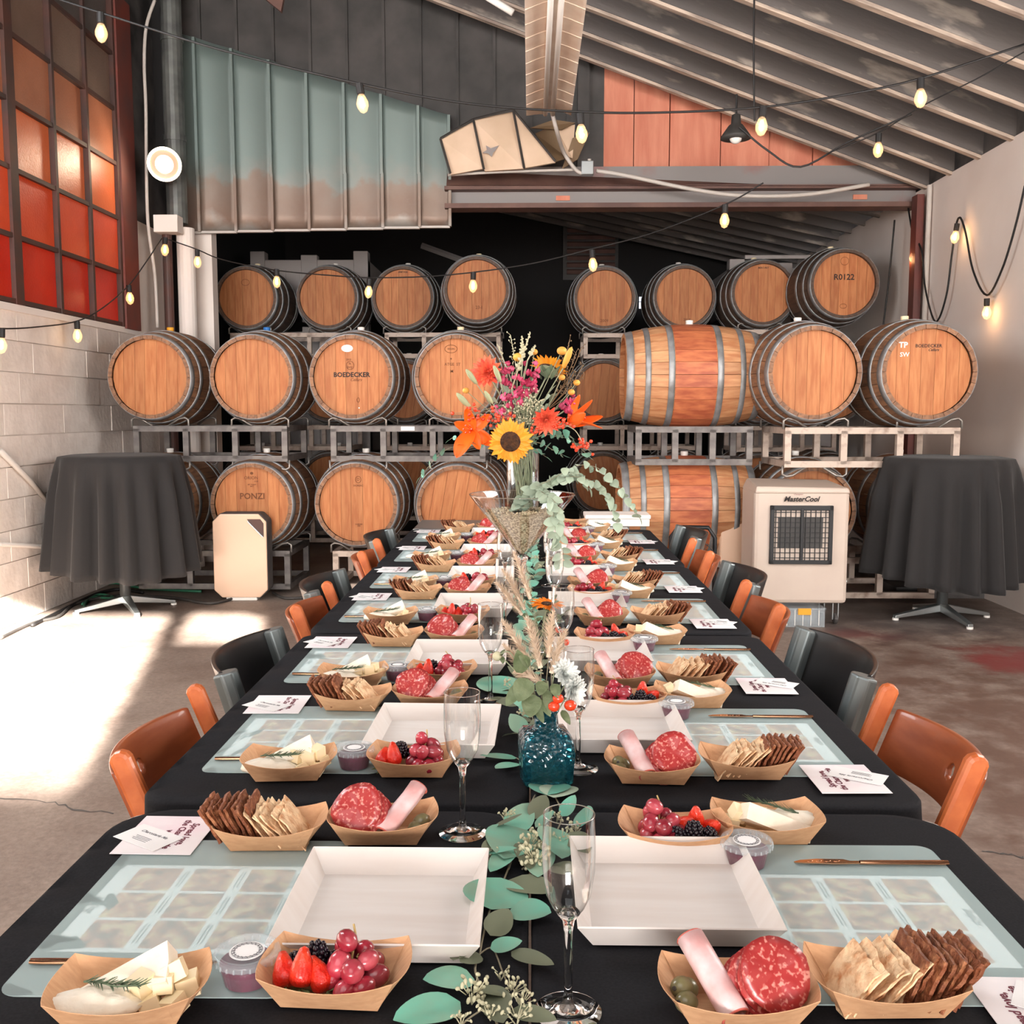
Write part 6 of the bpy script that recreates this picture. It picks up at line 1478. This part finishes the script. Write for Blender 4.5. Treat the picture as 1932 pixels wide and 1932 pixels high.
for i in range(6):
    a = 2 * PI * i / 6; branch('leafy_sprig', '%s green sprig of the middle posy' % ordinal(i), [b2(), V((.028 + .02 * math.cos(a), by2 + .02 * math.sin(a), TZ + .09)), V((.028 + .055 * math.cos(a), by2 + .05 * math.sin(a), TZ + .13 + .02 * (i % 3)))], LG, .018, .55, group='sprigs of the middle posy', stem=M['gstem'], seed=70 + i, lift=1.0)
for i, (x, y, dx, L_) in enumerate(((990, 1150, -.55, .11), (1000, 1130, -.35, .12), (985, 1160, -.8, .10))):
    plume('%s grey plume leaning from the middle posy' % ordinal(i), A2(x, y, .0), (dx, 0, 1), L_, b2(), 40 + i, .015, 'plumes of the middle posy')

# ---- giant martini glass, grain filling, tall cylinder and the great bouquet
MY = 3.12; MX = -.026
t = thing('giant_martini_glass', 'oversized martini glass vase half filled with dry grain', 'vase', (MX, MY, TZ + .001))
MB().lathe([(.0, .0), (.085, .0), (.085, .004), (.03, .012), (.012, .03), (.010, .10), (.014, .135), (.022, .150), (.012, .158), (0, .16)], 36, cap=False).obj('foot_and_stem', M['glass'], t, smooth=True)
MB().lathe([(.010, .152), (.05, .20), (.10, .262), (.165, .345), (.1655, .349)], 56, cap=False).obj('bowl', M['thin'], t, smooth=True)
MB().tube([(.1655 * math.cos(2*PI*i/56), .1655 * math.sin(2*PI*i/56), .349) for i in range(56)], .0016, 6, closed=True).obj('rim', M['glass'], t, smooth=True)
g = MB(); rr = random.Random(12)
g.lathe([(.004, .158), (.046, .203), (.096, .263), (.118, .288), (.1, .292), (0, .292)], 40, cap=False)
def grain(p, s=1): 
    g.ball(.0034 * s, T(p[0], p[1], p[2], rx=rr.uniform(0, 3), ry=rr.uniform(0, 3)), 5, 4, sz=1.6)
for k in range(900):
    z = .165 + .122 * rr.random() ** .6; r = (z - .152) / .197 * .155 * .985; a = rr.uniform(PI, 2 * PI + .3) if rr.random() < .8 else rr.uniform(0, 2 * PI); grain((r * math.cos(a), r * math.sin(a), z))
for k in range(300): a = rr.uniform(0, 2 * PI); r = .115 * math.sqrt(rr.random()); grain((r * math.cos(a), r * math.sin(a), .293 + rr.uniform(0, .006)))
o = g.obj('grain_filling', M['beans'], None, loc=(MX, MY, TZ + .002)); tag(o, 'dry beige grain filling the oversized martini glass', 'grain', kind='stuff')
VX, VZ = MX + .002, TZ + .292
t = thing('cylinder_vase', 'tall clear cylinder vase standing in the grain of the martini glass', 'vase', (VX, MY, VZ))
MB().lathe([(0, .0), (.049, 0), (.0505, .20)], 40, cap=False).obj('vase_glass', M['thin'], t, smooth=True)
MB().lathe([(.0505, .002), (.047, .008), (0, .008)], 40, cap=False).obj('vase_base', M['glass'], t, smooth=True)
FB_ = lambda: V((VX + R.uniform(-.032, .032), MY + R.uniform(-.032, .032), VZ + .02))
FT = lambda: V((VX + R.uniform(-.03, .03), MY + R.uniform(-.03, .03), VZ + .20))
A3 = lambda x, y, dy=0: at(x, y, MY + dy)
def fstem(p, t, m=M['gstem'], r=.0022):
    a, b = FB_(), FT(); mb = MB(); mb.tube(spline([a, b, V(p)], 6), r, 6); return mb.obj('flower_stem', m, t, smooth=True)
GB = 'flowers of the great bouquet'
s1 = daisy('sunflower', 'golden sunflower facing forward at the front of the great bouquet', A3(963, 833, -.12), (-.08, -1, -.12), .054, M['sunp'], 20, .031, M['sund'], w_=.40, cup=.05, group=GB); fstem(A3(963, 845, -.10), s1)
s2 = daisy('sunflower', 'second sunflower turned away at the top of the great bouquet', A3(1034, 700, .02), (.35, .55, 1), .050, M['sunp'], 18, .032, M['sund'], w_=.36, cup=.5, group=GB); fstem(A3(1030, 712, .02), s2)
cal = MB()
for k in range(16): a = 2 * PI * k / 16; 
put('sepal', leafmesh(.03, .014, .3, -.2, 1, M['leafg'], 5), None, s2, mtx=frame_at(A3(1030, 712, .0), (.1, -.6, .8)))
for k in range(9): put('sepal', leafmesh(.032, .016, .3, -.2, 1, M['rosemary'], 5), None, s2, mtx=frame_at(A3(1022 + 3 * k, 716 - (k % 3) * 6, -.02), (-.6 + .15 * k, -.5, .5)))
def lily(label, p, face, tips, w_=.40):
    t = thing('orange_lily', label, 'flower', group=GB)
    for (tip, b) in tips:
        L_ = (tip - p).length; side = (tip - p).normalized(); sp = spline([p, p.lerp(tip, .5) + V(face).normalized() * -.012 * b, tip], 5); up = V(face).normalized()
        m = MB(); vs = []; fs = []
        for i, q in enumerate(sp):
            u = i / (len(sp) - 1); ww = L_ * w_ / 2 * math.sin(PI * min(1, .12 + u * .88)) ** .8; s_ = side.cross(up).normalized(); vs += [q - s_ * ww + up * .006 * math.sin(PI * u), q - s_ * ww * .5 - up * .001, q - up * .003, q + s_ * ww * .5 - up * .001, q + s_ * ww + up * .006 * math.sin(PI * u)]
        for i in range(len(sp) - 1):
            for k in range(4): fs.append((i*5+k, i*5+k+1, i*5+k+6, i*5+k+5))
        m.add(vs, fs); m.obj('petal', M['lily'], t, smooth=True, solid=.0008)
    m = MB()
    for k in range(6): a = 2 * PI * k / 6; e = p + V(face).normalized() * .045 + V((math.cos(a) * .012, 0, math.sin(a) * .012)); m.tube([p, e], .0009, 4); m.ball(.0032, T(*e, rx=1), 6, 5, sz=1.5)
    m.obj('stamen', M['berry'], t); fstem(p + V((0, .01, -.004)), t); return t
p = A3(891, 812, -.08)
lily('orange lily opening sideways beside the front sunflower', p, (-.25, -1, .1), [(A3(880, 770, -.12), 1), (A3(925, 782, -.10), 1), (A3(857, 797, -.12), 1), (A3(861, 864, -.14), -1), (A3(932, 840, -.11), 1), (A3(905, 848, -.12), .5)], .46)
p = A3(1074, 800, -.04)
lily('orange lily seen from the side at the white wall side of the bouquet', p, (.8, -.5, .4), [(A3(1094, 744, -.04), 1), (A3(1118, 754, -.08), 1), (A3(1138, 786, -.08), 1), (A3(1136, 808, -.12), -1), (A3(1105, 780, -.12), 1), (A3(1090, 770, .02), 1)], .42)
d = dahlia('coral_dahlia', 'coral spiky dahlia at the upper window side of the bouquet', A3(920, 703, -.03), (-.4, -1, .25), .055, M['coral'], 6, 15, group=GB); fstem(A3(926, 712, -.01), d)
d = dahlia('coral_dahlia', 'coral dahlia drooping above the eucalyptus near the second lily', A3(1030, 792, -.10), (.2, -1, -.35), .050, M['coral'], 6, 14, group=GB); fstem(A3(1030, 790, -.07), d)
# snapdragons: spikes of small blossoms
blo = MB(); blo.ball(.010, T(0, .008, 0), 8, 5, sx=.8, sz=.8).ball(.009, T(.006, .017, .003), 8, 4, sx=1.2, sy=.4).ball(.009, T(-.006, .016, -.003), 8, 4, sx=1.2, sy=.35).ball(.007, T(.0, .015, .009), 8, 4, sz=1.3, sy=.35); BLO = me_(blo, M['magenta'], True)
for i, (a, b) in enumerate((((955, 765), (968, 700)), ((975, 760), (992, 690)), ((1000, 735), (1012, 690)), ((985, 745), (1008, 712)), ((942, 720), (960, 690)), ((1065, 775), (1082, 750)), ((955, 785), (938, 772)))):
    t = thing('snapdragon', '%s magenta snapdragon spike in the great bouquet' % ordinal(i), 'flower', group=GB); P0, P1 = A3(*a, -.05), A3(*b, -.06 + .01 * i); n = 7
    for k in range(n): q = P0.lerp(P1, k / (n - 1)); an = k * 2.4; put('blossom', BLO, None, t, mtx=frame_at(q, (math.cos(an), -.5, math.sin(an) * .6), s=1.15 - .08 * k))
    MB().tube([P0, P1], .002, 5).obj('spike_stem', M['gstem'], t); fstem(P0, t)
# pale green spikes at the very top
for i, (a, b, s) in enumerate((((965, 735), (1000, 628), 1), ((985, 690), (985, 635), .8), ((995, 680), (1010, 652), .7))):
    t = thing('pale_spike', '%s pale green bud spike rising at the top of the bouquet' % ordinal(i), 'flower', group='pale spikes of the bouquet'); P0, P1 = A3(*a, -.07), A3(*b, -.05); m = MB(); n = 16
    sb = me_(MB().ball(.0048, T(0, .005, 0), 6, 5, sy=1.8), M['seed'], True)
    for k in range(n): q = P0.lerp(P1, .35 + .65 * k / (n - 1)); an = k * 2.4; put('spike_bud', sb, None, t, mtx=frame_at(q, (math.cos(an), math.sin(an) * .4 - .2, .6 + math.sin(an) * .3), s=(1.2 - .05 * k) * s))
    MB().tube([P0, P1], .0022, 5).obj('spike_stem', M['seed'], t, smooth=True); fstem(P0, t)
# lily buds
budm = lambda m: me_(MB().lathe([(0, 0), (.006, .006), (.0085, .025), (.0085, .040), (.005, .056), (0, .062)], 10, cap=False), m, True)
B1, B2_ = budm(M['bud']), budm(M['ybud'])
for i, (a, b, me, sz, lab) in enumerate((((900, 725), (877, 694), B1, .95, 'green lily bud pointing up beside the coral dahlia'), ((945, 722), (930, 686), B1, .95, 'green lily bud in front of the coral dahlia'), ((888, 770), (858, 738), B1, 1.05, 'pale lily bud above the open orange lily'), ((1062, 695), (1080, 652), B2_, 1.15, 'yellow lily bud beside the turned away sunflower'), ((930, 762), (908, 728), B1, .8, 'slim green bud among the stems'))):
    t = thing('lily_bud', lab, 'flower', group='lily buds'); P0, P1 = A3(*a, -.09), A3(*b, -.11); put('bud', me, None, t, mtx=frame_at(P0, P1 - P0) @ T(rx=-PI/2, s=sz)); fstem(P0, t, r=.0015)
for i, (x, y) in enumerate(((977, 674), (1060, 662), (1008, 664), (879, 737), (1078, 740), (1088, 722), (1060, 712))):
    t = thing('button_flower', '%s yellow button blossom in the great bouquet' % ordinal(i), 'flower', group='yellow blossoms of the bouquet'); p = A3(x, y, -.02); MB().ball(.0155 if i in (0, 1) else .011, T(*p), 12, 8, sz=.85).obj('blossom', M['ybud'], t, smooth=True); fstem(p, t, r=.0012)
def berries(label, c, n, rad, seed, sx=1.0):
    rr = random.Random(seed); t = thing('berry_spray', label, 'berries', group='red berry sprays'); me = me_(MB().ball(.0052, None, 8, 6), M['berry'], True); st = MB()
    for k in range(n): e = c + V((rr.gauss(0, 1) * rad * sx, rr.gauss(0, 1) * rad * .5, rr.gauss(0, 1) * rad * .6)); put('berry', me, None, t, loc=e, scale=rr.uniform(.85, 1.15)); st.tube([c, e], .0006, 4)
    st.obj('spray_twig', M['stem'], t); return t
b_ = berries('orange red berries between lily and sunflower', A3(938, 790, -.10), 24, .020, 1, 1.3); fstem(A3(938, 790, -.09), b_, r=.0014)
b_ = berries('orange red berries above the open lily', A3(900, 778, -.10), 22, .017, 2, 1.2); fstem(A3(900, 778, -.09), b_, r=.0014)
b_ = berries('orange red berries hanging at the white wall side of the bouquet', A3(1100, 838, -.10), 26, .014, 3); MB().tube(spline([A3(1060, 800, -.08), A3(1085, 812, -.1), A3(1100, 838, -.1)], 5), .0013, 5).obj('twig', M['seed'], b_)
b_ = berries('orange red berries under the drooping dahlia', A3(1058, 800, -.11), 20, .015, 4, 1.4); b_ = berries('few berries tucked beneath the coral dahlia', A3(1010, 812, -.12), 8, .010, 6)
# tiny white filler
for i, (x, y) in enumerate(((985, 765), (1000, 748), (965, 775), (1010, 770), (990, 785))):
    t = thing('white_filler', '%s spray of tiny white filler blossoms in the bouquet' % ordinal(i), 'flower', group='white filler of the bouquet'); m = MB(); rr = random.Random(i); c = A3(x, y + 15, -.06); w2 = MB()
    for k in range(46): e = c + V((rr.uniform(-.026, .026), rr.uniform(-.03, .02), rr.uniform(.0, .05))); m.ball(.0027, T(*e), 5, 4); w2.tube([c, e], .0005, 3)
    tag(m.obj('tiny_blossom', M['seed'], t), kind='stuff'); w2.obj('spray_twig', M['gstem'], t); fstem(c, t, r=.0012)
# brown twigs
for i, (x, y) in enumerate(((1098, 655), (1088, 662), (1100, 690), (1102, 708), (1085, 700), (963, 632), (940, 652), (1075, 640))):
    t = thing('dry_twig', '%s dry budded twig fanning out of the bouquet' % ordinal(i), 'twig', group='dry twigs of the bouquet'); e = A3(x, y, .0); b = A3(1030 if x > 1000 else 975, 775, 0); m = MB(); m.tube(spline([b, b.lerp(e, .5) + V((.01, 0, -.005)), e], 5), .0010, 4); rr = random.Random(i)
    for k in range(16): q = b.lerp(e, .45 + .55 * k / 15); f = q + V((rr.uniform(-.012, .012), rr.uniform(-.008, .008), rr.uniform(.0, .014))); m.tube([q, f], .0006, 3); m.ball(.0019, T(*f), 5, 4, sz=1.5)
    m.obj('twig', M['twig'] if x > 1000 else M['seed'], t); fstem(b, t, r=.001)
# grey-green leaves filling the body
for i in range(9):
    a = -.3 + i * .75; e = A3(985 + 62 * math.cos(a), 762 + 38 * math.sin(a), .03 - .05 * (i % 2))
    branch('filler_sprig', '%s grey green leafy sprig inside the bouquet' % ordinal(i), [V((VX, MY, VZ + .19)), V((VX, MY, VZ + .24)).lerp(e, .5), e], LS + [LO[1]], .022, 1.1, group='leafy sprigs of the bouquet', up=1, stem=M['gstem'], seed=i + 20, lift=.8)
GE = 'eucalyptus of the great bouquet'
branch('eucalyptus_spray', 'eucalyptus spray reaching out to the window side under the lily', [A3(958, 845, -.03), A3(905, 838, -.08), A3(860, 842, -.10), A3(828, 858, -.10), A3(805, 885, -.10), A3(793, 900, -.10)], LR, .026, 1.0, group=GE, up=1, seed=3, lift=.3)
branch('eucalyptus_spray', 'small eucalyptus tip hanging before the embossed barrel', [A3(870, 832, -.08), A3(856, 826, -.09), A3(848, 830, -.09)], LR, .02, .7, group=GE, up=1, seed=5)
for i, pts in enumerate(([(985, 840), (1015, 835), (1045, 850), (1062, 858)], [(990, 835), (1030, 820), (1075, 830), (1108, 858)], [(985, 845), (1010, 850), (1030, 862)], [(1040, 825), (1075, 822), (1090, 850)])):
    branch('eucalyptus_spray', '%s eucalyptus spray under the drooping dahlia' % ordinal(i), [A3(x, y, -.06) for x, y in pts], LR, .018, 1.05, group=GE, up=1, seed=11 + i, lift=.6)
for i, (pts, lab) in enumerate((([(975, 960), (1000, 925), (1040, 905), (1085, 880), (1120, 880), (1150, 900), (1180, 935), (1205, 975)], 'silver eucalyptus arching far out over the trays'),
        ([(980, 955), (1010, 930), (1045, 945), (1055, 990), (1060, 1040), (1062, 1065)], 'silver eucalyptus hanging down from the martini glass rim'),
        ([(985, 950), (1020, 915), (1070, 900), (1110, 905), (1140, 930), (1160, 965), (1165, 990)], 'second silver eucalyptus arch inside the longer one'),
        ([(985, 950), (1010, 925), (1035, 940), (1045, 975), (1048, 1010)], 'short silver eucalyptus tail over the rim'),
        ([(1000, 930), (1050, 905), (1090, 895), (1110, 920)], 'dense silver eucalyptus tuft beside the cylinder'))):
    P_ = [A3(x, y, -.17 + .0 * i) if k > 1 else A3(x, y, -.02 - .06 * k) for k, (x, y) in enumerate(pts)]
    branch('silver_eucalyptus', lab, P_, LS, .0135, 1.25, group='silver eucalyptus of the bouquet', up=1, seed=31 + i, lift=-.6, spread_=.8, spl=9)
